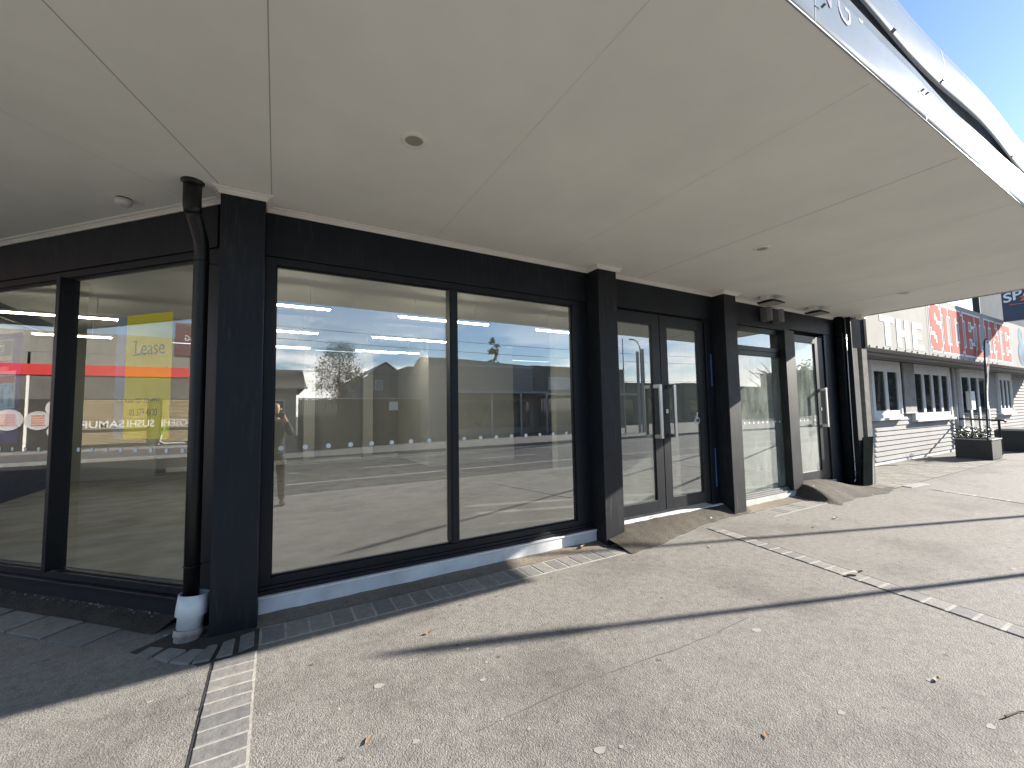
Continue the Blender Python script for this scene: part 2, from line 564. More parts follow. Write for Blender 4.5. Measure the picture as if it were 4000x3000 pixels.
# buff pavers in front of the weatherboard building
g = MB()
for j in range(6):
    for i in range(64):
        x = 10.3 + i * .118 + (j % 2) * .05
        y = 3.38 + j * .235
        if y < 3.42 + .0 * x and x > 17:
            continue
        g.prism([(x, y), (x + .108, y), (x + .108, y + .226), (x, y + .226)], -.01, .008 + random.uniform(-.002, .002))
struct(g.build('paving', M['brickpav']))
g = MB()
g.prism([(9.95, 3.36), (17.9, 3.36), (17.9, 4.82), (9.95, 4.82)], -.01, .002)
struct(g.build('paving_bed', M['gap']))
g = MB()
for i in range(12):
    x = 9.75 + .06 * i
    g.prism([(x, 3.50), (x + .046, 3.50), (x + .046, 3.74), (x, 3.74)], -.01, .008)
struct(g.build('paving', M['brickpav']))

# ---------------------------------------------------------------- shop building
shop = empty('shop_building', 'black painted corner shop with large glazed windows under the cream canopy', 'building', (0, 0, 0))
def part(mb, name, mat, parent=shop, bevel=0, smooth=False):
    return mb.build(name, mat, parent, bevel, smooth)
# pillars
p = MB()
p.prism([(-.40, 3.80), (-.10, 3.80), (-.10, 4.30), (-.30, 4.30), (-.40, 4.02)], -.02, ZS - .002)
part(p, 'corner_pillar', M['dark'], bevel=.006)
part(MB().box(9.975, 9.999, 3.782, 4.30, -.02, ZS - .002), 'pillar', M['dark'], bevel=.004)
for a, b in ((3.40, 3.70), (5.90, 6.20)):
    part(MB().box(a, b, 3.80, 4.30, -.02, ZS - .002), 'pillar', M['pillar'], bevel=.006)
part(MB().box(7.81, 8.13, 3.93, 4.2, .15, 2.955), 'narrow_pillar', M['pillar'], bevel=.005)
# head beams
part(MB().box(-.10, 3.40, 4.0, 4.25, 2.955, ZS - .002), 'head_beam', M['dark'], bevel=.004)
part(MB().box(3.70, 5.90, 4.0, 4.25, 2.955, ZS - .002), 'head_beam', M['dark'], bevel=.004)
b = MB()
b.box(6.20, 9.974, 4.0, 4.25, 3.0, ZS - .002)
b.box(6.20, 8.09, 3.988, 4.2, 2.955, 3.0)
part(b, 'head_beam', M['dark'], bevel=.004)
part(MB(TB).box(.04, 5.55, -.25, 0, 2.975, ZS - .002), 'head_beam', M['dark'], bevel=.004)
# side nib walls
part(MB().box(9.46, 9.974, 4.012, 4.25, -.02, 2.999), 'side_wall', M['dark'], bevel=.004)
part(MB().box(9.74, 9.98, 4.302, 14.4, -.02, 3.6), 'side_wall', M['ingrey'])
# plinths
p = MB()
p.box(-.10, 3.40, 3.965, 4.25, -.02, .138)
part(p, 'plinth', M['conc'], bevel=.006)
part(MB().box(-.10, 3.40, 3.955, 3.99, .1385, .152), 'flashing', M['white'])
part(MB(TB).box(.05, 5.55, -.25, .012, -.02, .15), 'plinth', M['dark'], bevel=.005)
p = MB()
p.box(6.20, 8.12, 3.975, 4.25, -.02, .125)
part(p, 'plinth', M['offwhite'], bevel=.008)
part(MB().box(3.70, 5.90, 3.97, 4.3, -.02, .15), 'threshold', M['conc'], bevel=.006)
part(MB().box(8.13, 9.46, 3.985, 4.3, -.02, .172), 'threshold', M['offwhite'], bevel=.006)

def window(T, u0, u1, z0, z1, glassm, cuts, outer, sill=True, depth=.05, name='window', facing=1):
    """frame ring; w positive outwards; glass at w=-.06"""
    fo = outer
    f = MB(T)
    w0, w1 = -.10, -.02
    f.box(u0 - fo[0], u0, w0, w1, z0 - fo[2], z1 + fo[3])
    f.box(u1, u1 + fo[1], w0, w1, z0 - fo[2], z1 + fo[3])
    f.box(u0, u1, w0, w1, z1, z1 + fo[3])
    f.box(u0, u1, w0, w1, z0 - fo[2], z0)
    # glazing bead steps
    for bw, bp in ((.022, -.045),):
        f.box(u0, u0 + bw * .0 + .012, w0 + .01, bp, z0, z1)
        f.box(u1 - .012, u1, w0 + .01, bp, z0, z1)
        f.box(u0 + .012, u1 - .012, w0 + .01, bp, z1 - .012, z1)
        f.box(u0 + .012, u1 - .012, w0 + .01, bp, z0, z0 + .014)
    fr = part(f, name, M['frame'], bevel=.003)
    return fr

TA = lambda p: (p[0], 4.0 - p[1], p[2])
# window A
wa = window(TA, -.02, 3.165, .275, 2.89, None, [], (.08, .235, .06, .065))
mm = MB(TA)
mm.box(1.545, 1.635, -.10, .005, .289, 2.878)
mm.box(1.56, 1.62, .0055, .012, .289, 2.878)
part(mm, 'mullion', M['frame'], wa, bevel=.003)
s = MB(TA)
s.box(-.10, 3.40, -.10, .01, .153, .185)
s.box(-.10, 3.40, -.10, -.005, .186, .2145)
part(s, 'sill', M['frame'], wa, bevel=.003)
def sheetz(T, u0, u1, w, z0, z1):
    return MB(T).quad((u0, w, z0), (u1, w, z0), (u1, w, z1), (u0, w, z1))
part(sheetz(TA, -.008, 1.545, -.06, .289, 2.878), 'pane', M['glassA'], wa)
part(sheetz(TA, 1.635, 3.153, -.06, .289, 2.878), 'pane', M['glassA'], wa)
# dots on the glass
def dots(T, us, z, r, parent, w=-.057):
    for u in us:
        g = MB(T)
        n = 20
        pts = [(u + r * math.cos(2 * PI * k / n), w, z + r * math.sin(2 * PI * k / n)) for k in range(n)]
        g.add(pts, [tuple(range(n))])
        part(g, 'safety_dot', M['decal'], parent)
dots(TA, [.04 + .186 * k for k in range(8)] + [1.72 + .19 * k for k in range(8)], 1.32, .021, wa)
# window B
wb = window(TB, .26, 4.6, .25, 2.915, None, [], (.24, .1, .06, .06))
mm = MB(TB)
mm.box(1.826, 1.876, -.10, .048, .265, 2.903)
part(mm, 'mullion', M['frame'], wb, bevel=.004)
s = MB(TB)
s.box(.05, 4.7, -.10, .03, .151, .189)
part(s, 'sill', M['frame'], wb, bevel=.003)
part(sheetz(TB, .272, 1.826, -.06, .265, 2.903), 'pane', M['glassB'], wb)
part(sheetz(TB, 1.876, 4.588, -.06, .265, 2.903), 'pane', M['glassB'], wb)
dots(TB, [.42 + .178 * k for k in range(8)] + [2.02 + .19 * k for k in range(13)], 1.322, .02, wb)

# double doors
def leaf(T, u0, u1, gu0, gu1, z0, z1, gz0, gz1, glassm, w=-.06, name='door'):
    f = MB(T)
    a, b2 = w - .03, w + .025
    f.box(u0, gu0, a, b2, z0, z1)
    f.box(gu1, u1, a, b2, z0, z1)
    f.box(gu0, gu1, a, b2, gz1, z1)
    f.box(gu0, gu1, a, b2, z0, gz0)
    d = part(f, name, M['dark2'] if False else M['frame'], bevel=.003)
    part(sheetz(T, gu0, gu1, w, gz0, gz1), 'pane', glassm, d)
    return d
def dhandle(T, u, z0, z1, parent, w=-.035, bar=.05, so=.115, mat=None):
    h = MB(T)
    h.box(u - bar / 2, u + bar / 2, w + so - .022, w + so, z0, z1)
    for z in (z0, z1 - .05):
        h.box(u - bar / 2, u + bar / 2, w, w + so - .0225, z, z + .05)
    return part(h, 'handle', mat or M['alu'], parent, bevel=.003)
d1 = leaf(TA, 3.72, 4.716, 3.85, 4.56, .195, 2.93, .345, 2.77, M['glassD'])
d2 = leaf(TA, 4.728, 5.70, 4.876, 5.548, .195, 2.93, .355, 2.765, M['glassD'])
dhandle(TA, 4.575, 1.19, 1.93, d1)
dhandle(TA, 4.86, 1.19, 1.93, d2)
part(MB(TA).box(4.79, 4.835, -.034, -.028, 1.53, 1.585), 'lock', M['alu'], d2)
# wheelchair symbol on the glass
g = MB(TA)
cx, cz, w = 5.49, 1.44, -.054
def disc(g, x, z, r, n=14):
    g.add([(x + r * math.cos(2 * PI * k / n), w, z + r * math.sin(2 * PI * k / n)) for k in range(n)], [tuple(range(n))])
def ringarc(g, x, z, r0, r1, a0, a1, n=22):
    vs = []
    for k in range(n + 1):
        a = a0 + (a1 - a0) * k / n
        vs += [(x + r0 * math.cos(a), w, z + r0 * math.sin(a)), (x + r1 * math.cos(a), w, z + r1 * math.sin(a))]
    g.add(vs, [(2 * k, 2 * k + 1, 2 * k + 3, 2 * k + 2) for k in range(n)])
def bar(g, x0, z0, x1, z1, t):
    d = Vector((x1 - x0, z1 - z0)).normalized() * t / 2
    nx, nz = -d[1], d[0]
    g.add([(x0 + nx, w, z0 + nz), (x0 - nx, w, z0 - nz), (x1 - nx, w, z1 - nz), (x1 + nx, w, z1 + nz)], [(0, 1, 2, 3)])
disc(g, cx + .01, cz + .078, .014)
bar(g, cx + .008, cz + .062, cx - .002, cz - .002, .02)
bar(g, cx + .004, cz + .03, cx - .038, cz + .03, .013)
bar(g, cx, cz, cx - .04, cz - .004, .018)
bar(g, cx - .038, cz, cx - .06, cz - .055, .015)
ringarc(g, cx + .008, cz - .03, .041, .052, R(-170), R(75))
part(g, 'wheelchair_symbol', paint('white_vinyl', (.85, .87, .9), .5, .02), d2)
# door frame
f = MB(TA)
f.box(5.705, 5.90, -.12, -.01, .152, 2.953)
part(f, 'door_frame', M['frame'], bevel=.003)
f = MB(TA)
f.box(3.70, 3.716, -.12, -.02, .152, 2.953)
part(f, 'door_frame', M['frame'], bevel=.003)
tp = paint('blue_film', (.05, .12, .28), .4, .1, 8)
part(MB(TA).box(5.80, 5.835, -.0095, -.006, 1.93, 2.42), 'tape', tp)
part(MB(TA).box(5.80, 5.826, -.0095, -.006, .40, .98), 'tape', tp)
# bay 3 : transom window over fixed window
f = MB(TA)
f.box(6.20, 6.36, -.11, -.03, .15, 2.953)
f.box(7.905, 7.94, -.11, -.03, .15, 2.953)
f.box(6.36, 7.905, -.11, -.03, 2.868, 2.953)
f.box(6.36, 7.905, -.11, -.02, 2.545, 2.618)
f.box(6.36, 7.905, -.11, -.032, 2.462, 2.544)
f.box(6.36, 7.905, -.11, -.03, .15, .205)
wc = part(f, 'window', M['frame'], bevel=.003)
part(sheetz(TA, 6.37, 7.895, -.06, 2.619, 2.867), 'pane', M['glassD'], wc)
part(sheetz(TA, 6.37, 7.895, -.06, .206, 2.461), 'pane', M['glassW'], wc)
s = MB(TA)
s.box(6.20, 8.05, -.05, .03, .126, .145)
s.box(6.20, 7.94, -.03, .0, .146, .168)
s.box(6.20, 7.94, -.03, -.016, .169, .2)
part(s, 'sill', M['alumatt'], wc, bevel=.002)
dots(TA, [6.42 + .131 * k for k in range(12)], 1.33, .017, wc)
part(MB(TA).box(7.94, 8.13, -.2, -.01, .15, 2.953), 'side_wall', M['dark'])
# bay 3 door
d3 = leaf(TA, 8.15, 9.38, 8.25, 9.07, .2, 2.93, .375, 2.797, M['glassW'])
dhandle(TA, 9.17, 1.19, 1.93, d3, so=.11, mat=paint('pale_steel', (.6, .58, .55), .4, .05, 9, metal=.4))
part(MB(TA).box(9.15, 9.19, -.034, -.028, 1.5, 1.56), 'lock', M['alu'], d3)
dots(TA, [8.30 + .13 * k for k in range(6)], 1.33, .016, d3)
part(MB(TA).box(9.39, 9.46, -.12, -.01, .173, 2.99), 'door_frame', M['frame'], bevel=.003)

# interior
part(MB().prism([(-.2, 4.26), (9.73, 4.26), (9.73, 14.2), (-4.15, 14.2), (-4.15, 8.2)], .10, .15), 'interior_floor', M['infloor'])
part(MB().prism([(-.2, 4.26), (9.73, 4.26), (9.73, 14.2), (-4.15, 14.2), (-4.15, 8.2)], 3.62, 3.68), 'interior_ceiling', M['inceil'])
part(MB().box(-4.15, 9.73, 14.21, 14.4, -.02, 3.6), 'back_wall', M['ingrey'])
part(MB().box(3.60, 6.25, 10.92, 14.2, .151, 3.618), 'partition', M['inwall'])
part(MB().box(6.02, 6.5, 8.38, 8.6, .151, 3.618), 'interior_column', M['inwall'])
for x in (.72, 2.42):
    part(MB().box(x, x + .30, 13.9, 14.2, .151, 3.618), 'interior_column', M['inwall'])
for x in (-1.6,):
    part(MB().box(x, x + .34, 11.6, 11.9, .151, 3.618), 'interior_column', M['inwall'])
part(MB().box(-2.5, 3.58, 14.1, 14.2, .151, .26), 'skirting', M['white'])
part(MB().box(-4.1, -2.6, 13.4, 13.6, .151, 3.618), 'partition', M['ingrey'])
# upper storey / parapet mass above the canopy
part(MB().prism([(-.30, 4.3), (9.98, 4.3), (9.98, 14.4), (-4.3, 14.4), (-4.3, 8.35)], 3.69, 4.3), 'upper_wall', M['dark'])
part(MB().prism([(-4.36, 7.94), (-4.16, 8.1), (-4.16, 20), (-4.36, 20)], -.02, 3.369), 'side_wall', M['dark'])
part(MB(TB).box(4.72, 5.55, -.25, -.002, .151, 2.974), 'side_wall', M['dark'])

# tube lights hung under the ceiling
LED = [(7.0, -.98, .73, 'front row, behind the left pane of the wide window'), (7.0, 1.775, 3.50, 'front row, crossing the mullion of the wide window'), (7.0, 4.56, 6.28, 'front row, cut off by the right jamb of the wide window'),
       (9.2, -1.0, .73, 'middle row, by the left jamb of the wide window'), (9.15, 1.76, 3.46, 'middle row, left of the mullion of the wide window'),
       (11.3, -1.0, .72, 'back row, by the left jamb of the wide window'), (11.25, 1.75, 3.45, 'back row, above the gabled house reflection'),
       (9.2, -4.0, -2.28, 'long and bright behind the corner window, crossing its mullion'), (11.35, -4.1, -2.94, 'short one beside the yellow lease poster')]
for y, a, b2, where in LED:
    t = empty('tube_light', 'lit white tube light, ' + where, 'tube light', ((a + b2) / 2, y, 3.25), 'tube lights under the shop ceiling')
    MB().box(a + .02, b2 - .02, y - .022, y + .022, 3.228, 3.25).build('tube', M['led'], t)
    q = MB()
    q.box(a, b2, y - .028, y + .028, 3.2505, 3.285)
    for xx in (a + .3, b2 - .3):
        q.tube([(xx, y, 3.285), (xx, y, 3.619)], .006, 8)
    q.build('housing', M['white'], t)

# ---------------------------------------------------------------- canopy
can = empty('canopy', 'wide cream lined canopy with pale sheet metal edge over the footpath', 'canopy', (0, 0, ZS))
A1 = 10.17
EB = (-7.40, 6.85)
WB = (-.41 - S2 * 5.6, 4.0 + S2 * 5.6)
s = MB()
poly = [(-1.43, .8655), (A1, .8655), (A1, 4.03), (9.98, 4.03), (9.98, 4.25), (-.30, 4.25), (WB[0] + .15, WB[1] + .15), (WB[0] + .1, 18), (-7.40, 18), EB]
s.prism(poly, ZS, ZS + .05, 0)
# joint cover strips
jm = 1
def jstrip(a, b, w=.008, mi=1, t=.0009):
    a, b = Vector(a), Vector(b)
    d = (b - a).normalized()
    n = Vector((-d[1], d[0])) * w / 2
    s.prism([tuple(a + n), tuple(a - n), tuple(b - n), tuple(b + n)], ZS - t, ZS + .001, mi)
k = 0
for x in (-.06, 1.38, 2.82, 4.26, 5.70, 7.14, 8.58):
    dk = x in (-.06, 4.26, 8.58)
    jstrip((x, .9), (x, 3.74 if x < 0 else 3.95), .006, 2 if dk else 1)
jstrip((-.41, 3.74), (-1.40, .95), .007, 2)
def BPt(u, w):
    q = TB((u, w, 0))
    return (q[0], q[1])
jstrip(BPt(.27, .15), BPt(.27, 3.05), .006, 1)
jstrip(BPt(1.42, .06), BPt(1.42, 3.05), .006, 1)
jstrip(BPt(2.86, .06), BPt(2.86, 3.05), .006, 1)
jstrip((A1 - .04, 1.0), (A1 - .04, 4.0), .03, 1, .006)
s.build('soffit', [M['soffit'], M['joint'], M['jointdark']], can)
# cornice trim: profile swept along the wall line
def sweep(path, prof, close=False):
    g = MB()
    P = [Vector(p) for p in path]
    rings = []
    for i, p_ in enumerate(P):
        d0 = (P[i] - P[i - 1]).normalized() if i else None
        d1 = (P[i + 1] - P[i]).normalized() if i < len(P) - 1 else None
        if d0 is None: d0 = d1
        if d1 is None: d1 = d0
        n0 = Vector((d0[1], -d0[0]))
        n1 = Vector((d1[1], -d1[0]))
        mt_ = (n0 + n1)
        mt_ = mt_ / max(.3, (1 + n0.dot(n1)))
        rings.append([(p_[0] + mt_[0] * o, p_[1] + mt_[1] * o, z) for o, z in prof])
    n = len(prof)
    vs = [q for r_ in rings for q in r_]
    fs = [(i * n + k, i * n + (k + 1) % n, (i + 1) * n + (k + 1) % n, (i + 1) * n + k) for i in range(len(P) - 1) for k in range(n)]
    fs += [tuple(range(n)), tuple(range((len(P) - 1) * n, len(P) * n))]
    g.add(vs, fs)
    return g
prof = [(.001, ZS - .004), (.001, ZS - .045), (.012, ZS - .045), (.014, ZS - .03), (.022, ZS - .028), (.03, ZS - .018), (.048, ZS - .014), (.055, ZS - .004)]
path1 = [BPt(5.55, 0), BPt(0, 0), (-.40, 3.80), (-.10, 3.80), (-.10, 4.0), (3.40, 4.0), (3.40, 3.80), (3.76, 3.80)]
path1[1] = (-.40, 3.99)
sweep(path1, prof).build('cornice', M['trim'], can)
sweep([(3.70, 4.0), (5.90, 4.0), (5.90, 3.80), (6.26, 3.80)], prof).build('cornice', M['trim'], can)
sweep([(6.20, 4.0), (9.81, 4.0)], prof).build('cornice', M['trim'], can)
# fascia: lower and upper sheets with a wavy gap
def fsheet(z0f, z1f, yf, x0, x1, name):
    nx, nz = 180, 5
    vs = []
    for i in range(nx + 1):
        x = x0 + (x1 - x0) * i / nx
        for j in range(nz + 1):
            t = j / nz
            vs.append((x, yf(x, t), z0f(x) + (z1f(x) - z0f(x)) * t))
    g = MB()
    g.add(vs, [(i * (nz + 1) + j, (i + 1) * (nz + 1) + j, (i + 1) * (nz + 1) + j + 1, i * (nz + 1) + j + 1) for i in range(nx) for j in range(nz)])
    o = g.build(name, M['fascia'], can, smooth=True)
    sd = o.modifiers.new('solid', 'SOLIDIFY')
    sd.thickness = .004
    sd.offset = 0
    return o
gapw = lambda x: .003 + .016 * abs(math.sin((x - 1.95) * 2.35 + .35 * math.sin(x * 1.3))) ** 1.5
def bul(x, t):
    return .868 - .012 * math.sin(t * PI) * (.5 + .5 * math.sin(x * 2.1)) + .010 * t * math.sin(x * 1.7 + 1)
edges = [-1.40, .66, 2.15, 3.52, 5.35, 7.3, 9.2, A1]
fsheet(lambda x: ZS - .005 + .002 * math.sin(x * 1.9), lambda x: 3.672 - gapw(x), lambda x, t: bul(x, t) - .004 * (t > .9), -1.42, A1, 'lower_fascia')
fsheet(lambda x: 3.68 + .012 * math.sin(x * 3.1) + .012, lambda x: 3.995 + .006 * math.sin(x * 1.2), lambda x, t: .85 - .014 * math.sin(t * PI) * (.5 + .5 * math.cos(x * 1.8)) + .01 * math.sin(x * 2.3), -1.42, A1, 'upper_fascia')
g = MB()
g.box(-1.42, A1 - .01, .893, .95, ZS + .0505, 3.96)
g.build('fascia_backing', M['fasciaback'], can)
ufy = lambda x, t: .85 - .014 * math.sin(t * PI) * (.5 + .5 * math.cos(x * 1.8)) + .01 * math.sin(x * 2.3)
def seam(x, z0, z1, yf, mat, name):
    g = MB()
    vs = []
    for k in range(9):
        t = k / 8
        for dx in (-.0025, .0025):
            vs.append((x + dx, yf(x, t) - .0035, z0 + (z1 - z0) * t))
    g.add(vs, [(2 * k, 2 * k + 1, 2 * k + 3, 2 * k + 2) for k in range(8)])
    g.build(name, mat, can)
smat = paint('dark_seam', (.12, .125, .14), .6, .1)  # dark strips along the sheet joints
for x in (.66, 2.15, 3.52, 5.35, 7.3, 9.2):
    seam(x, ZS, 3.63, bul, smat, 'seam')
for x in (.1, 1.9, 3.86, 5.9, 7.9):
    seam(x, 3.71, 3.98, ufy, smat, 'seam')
for x, z in ((3.0, 3.705), (3.77, 3.71), (5.45, 3.70), (7.0, 3.7), (3.42, 3.52), (3.50, 3.53), (2.08, 3.55), (2.2, 3.47), (5.5, 3.5)):
    up_ = z > 3.6
    yy = ufy(x, .1) if up_ else bul(x, .5)
    g = MB()
    r_ = .014 if up_ else .008
    g.add([(x - r_, yy - .004, z), (x + r_, yy - .004, z - r_ * .4), (x + r_ * 1.3, yy - .022, z + r_ * .6), (x - r_ * .4, yy - .018, z + r_ * 1.2)], [(0, 1, 2), (0, 2, 3), (0, 1, 3), (1, 2, 3)])
    g.build('fixing_clip', M['alumatt'], can)
# side return + B edge fascia
g = MB()
g.box(A1 - .001, A1 + .012, .86, 4.0, ZS - .014, 3.99)
g.build('end_fascia', M['fascia'], can)
n_ = MB(lambda p: (-1.43 - S2 * p[0] - S2 * p[1], .88 + S2 * p[0] - S2 * p[1], p[2]))
n_.box(.01, 8.42, -.02, .015, ZS - .014, 3.99)
n_.build('end_fascia', M['fascia'], can)
MB().box(-7.43, -7.40, 6.86, 18, ZS - .014, 3.99).build('end_fascia', M['fascia'], can)
g = MB()
g.prism([(-1.38, .97), (A1 - .01, .97), (A1 - .01, 4.25), (-.3, 4.29), (WB[0] + .15, WB[1] + .15), (WB[0] + .1, 17.9), (-7.35, 17.9), (EB[0] + .05, EB[1] + .03)], 3.80, 3.84)
g.build('canopy_roof', M['alumatt'], can)
# fascia lettering: outlined characters and a green spot
pur = paint('violet_letter_paint', (.12, .11, .2), .5, .1, 6)
g = MB(lambda p: (p[0], bul(p[0], .55) - .0045, p[2]))
w = 0
def stroke(pts, t):
    for (x0, z0), (x1, z1) in zip(pts, pts[1:]):
        bar(g, x0, z0, x1, z1, t)
stroke([(2.16, 3.50), (2.16, 3.66), (2.30, 3.52), (2.30, 3.66)], .02)
stroke([(2.50, 3.63), (2.47, 3.655), (2.42, 3.645), (2.39, 3.61), (2.39, 3.56), (2.42, 3.525), (2.47, 3.515), (2.50, 3.54), (2.50, 3.59), (2.45, 3.59)], .02)
g.build('sign_letters', pur, can)
g = MB(lambda p: (p[0], bul(p[0], .55) - .0045, p[2]))
disc(g, 2.63, 3.625, .03)
g.build('sign_spot', paint('green_spot_paint', (.12, .3, .2), .5, .1), can)

# ---------------------------------------------------------------- canopy fittings
def downlight(x, y, label):
    t = empty('downlight', label, 'ceiling light', (x, y, ZS), 'round downlights in the canopy lining')
    MB().lathe([(.056, -.001), (.057, -.012), (.066, -.016), (.082, -.010), (.088, -.002), (.088, 0)], (x, y, ZS), 32).build('trim_ring', M['trim'], t, smooth=True)
    MB().lathe([(0, -.003), (.0575, -.0035)], (x, y, ZS), 32).build('lens', M['lens'], t)
downlight(.75, 2.55, 'round recessed downlight in the canopy above the wide window, nearest and largest of its row')
downlight(4.70, 2.55, 'round recessed downlight in the canopy in front of the double doors, middle of its row')
downlight(8.66, 2.55, 'small round recessed downlight near the far right end of the canopy')
t = empty('motion_sensor', 'white round motion sensor on the canopy lining left of the black downpipe', 'sensor', (-1.10, 4.36, ZS))
t_x, t_y = -1.10, 4.36
MB().lathe([(.0, -.058), (.03, -.057), (.052, -.05), (.056, -.012), (.05, -.011)], (t_x, t_y, ZS), 28).build('sensor_body', M['white'], t, smooth=True)
MB().lathe([(.0495, -.0115), (.049, 0)], (t_x, t_y, ZS), 24).build('mounting_collar', M['black'], t)
def flood(x, y, label):
    t = empty('flood_light', label, 'flood light', (x, y, ZS), 'flat flood lights under the canopy by the single door')
    MB().box(x - .13, x + .05, y - .06, y + .06, ZS - .075, ZS - .0005).build('mounting_box', M['white'], t, bevel=.006)
    b_ = MB()
    cs = [(-.10, -.082), (.10, -.086), (.22, -.100), (.24, -.114), (.10, -.108), (-.10, -.104)]
    n = len(cs)
    pts = [(x + a, y - .13, ZS + z) for a, z in cs] + [(x + a, y + .13, ZS + z) for a, z in cs]
    b_.add(pts, [tuple(range(n)), tuple(range(n, 2 * n))] + [(i, (i + 1) % n, n + (i + 1) % n, n + i) for i in range(n)])
    b_.build('lamp_body', M['black'], t, bevel=.002)
    MB().box(x - .098, x + .21, y - .125, y + .125, ZS - .121, ZS - .1165).build('lens', M['lens'], t)
flood(6.86, 3.66, 'flat dark flood light on a white box under the canopy, left of two')
flood(8.42, 3.70, 'flat dark flood light under the canopy above the single door, right of two')
def sconce(x, label):
    t = empty('wall_lamp', label, 'wall lamp', (x, 4.0, 3.1), 'pair of black wall lamps on the black beam')
    g = MB()
    g.prism([(x, 3.999), (x, 3.88), (x + .03, 3.84), (x + .10, 3.84), (x + .13, 3.88), (x + .13, 3.999)], 3.06, 3.285)
    g.build('lamp_body', M['alumatt'], t, bevel=.006)
    MB().box(x - .03, x + .16, 3.992, 3.9995, 3.05, 3.30).build('back_plate', M['frame'], t)
sconce(7.20, 'boxy grey wall lamp on the black beam, left of a close pair')
sconce(7.56, 'boxy grey wall lamp on the black beam, right of a close pair')

# downpipes
dp = empty('downpipe', 'black round downpipe bending under the canopy beside the corner pillar', 'downpipe', (-.53, 3.9, 0))
px, py = -.525, 3.935
pts = [(-.575, 3.80, ZS + .03), (-.575, 3.80, ZS - .16), (-.573, 3.805, ZS - .20), (-.568, 3.815, ZS - .235)]
MB().tube(pts, .058, 20).build('spout', M['pipe'], dp, smooth=True)
pts = [(-.572, 3.807, ZS - .205), (-.562, 3.83, ZS - .26), (-.53, 3.90, ZS - .40), (-.526, 3.925, ZS - .455), (px, py, ZS - .53), (px, py, 2.2), (px, py, 1.2), (px, py, .2)]
MB().tube(pts, .05, 20).build('pipe', M['pipe'], dp, smooth=True)
MB().lathe([(.075, -.001), (.075, -.008), (.06, -.02), (.0585, -.03)], (-.575, 3.80, ZS), 28).build('collar', M['pipe'], dp, smooth=True)
for z in (2.80, .50):
    q = MB()
    q.tube([(px + .052 * math.cos(a), py + .052 * math.sin(a), z) for a in [2 * PI * k / 20 for k in range(21)]], .006, 6)
    q.tube([(px + .045, py + .01, z), (px + .135, py + .02, z)], .005, 6)
    q.build('bracket', M['pipe'], dp)
ax = Matrix.Rotation(R(-5), 3, 'X') @ Matrix.Rotation(R(5), 3, 'Y')
wt = empty('drain_socket', 'white plastic drain socket catching the black downpipe at the pillar foot', 'drain pipe', (-.53, 3.88, 0))
c0 = (-.53, 3.885, 0)
MB().lathe([(.088, .305), (.094, .306), (.098, .22), (.098, .165), (.08, .15), (.079, .055), (.073, .055), (.075, .15), (.088, .17), (.088, .305)], c0, 32, ax=ax).build('socket', M['pvc'], wt, smooth=True)
MB().lathe([(.09, .075), (.092, .055), (.092, .03), (.083, .025), (.084, -.03)], c0, 32, ax=ax).build('collar', M['dirtypvc'], wt, smooth=True)
dp2 = empty('downpipe', 'dark downpipe beside the far end pillar right of the single door', 'downpipe', (9.83, 3.9, 0))
MB().tube([(9.82, 3.925, ZS + .02), (9.82, 3.925, .05)], .07, 20).build('pipe', paint('matte_black_pipe', (.010, .0115, .014), 1, .15, 4, spec=0), dp2, smooth=True)
q = MB()
q.tube([(9.82 + .072 * math.cos(a), 3.925 + .072 * math.sin(a), 2.9) for a in [2 * PI * k / 20 for k in range(21)]], .007, 6)
q.build('bracket', M['pipe'], dp2)
cn = empty('conduit', 'thin pale conduit running down the end pillar to the ground', 'conduit', (9.95, 3.86, 0))
MB().tube([(9.955, 3.86, 3.36), (9.95, 3.86, 2.4), (9.94, 3.86, .48), (9.935, 3.858, .27), (9.91, 3.85, .20), (9.85, 3.83, .16), (9.7, 3.79, .13)], .0105, 8).build('pipe', M['alu'], cn, smooth=True)
for z in (2.88, .48, .28):
    MB().box(9.925, 9.974, 3.845, 3.88, z - .014, z + .014).build('clip', M['alu'], cn)
jb = tag(MB().box(9.95, 10.14, 3.58, 3.68, ZS - .075, ZS - .001).build('junction_box', M['trim'], None, bevel=.006), 'cream junction box on the canopy lining above the end pillar', 'junction box')

# sandwich board
sb = empty('sandwich_board', 'black sandwich board with white far face beside the end pillar', 'sandwich board', (10.1, 3.78, 0))
def panel(pts, mat, name, t=.02):
    pts = [Vector(p) for p in pts]
    n = (pts[1] - pts[0]).cross(pts[2] - pts[0]).normalized() * t
    g = MB()
    k = len(pts)
    g.add([tuple(p) for p in pts] + [tuple(p + n) for p in pts], [tuple(range(k)), tuple(range(k, 2 * k))] + [(i, (i + 1) % k, k + (i + 1) % k, k + i) for i in range(k)])
    return g.build(name, mat, sb, bevel=.003)
panel([(9.86, 3.735, .02), (10.28, 3.745, .02), (10.47, 3.74, .96), (10.02, 3.74, .96)], paint('chalkboard_black', (.012, .014, .014), 1, .2, 4, spec=0), 'front_panel')
panel([(10.30, 3.72, .02), (10.36, 4.25, .02), (10.50, 4.1, .95), (10.48, 3.745, .95)], M['offwhite'], 'rear_panel')
MB().tube([(10.32, 3.735, .035), (10.32, 3.775, .035)], .035, 14).build('foot_wheel', M['grey'], sb)

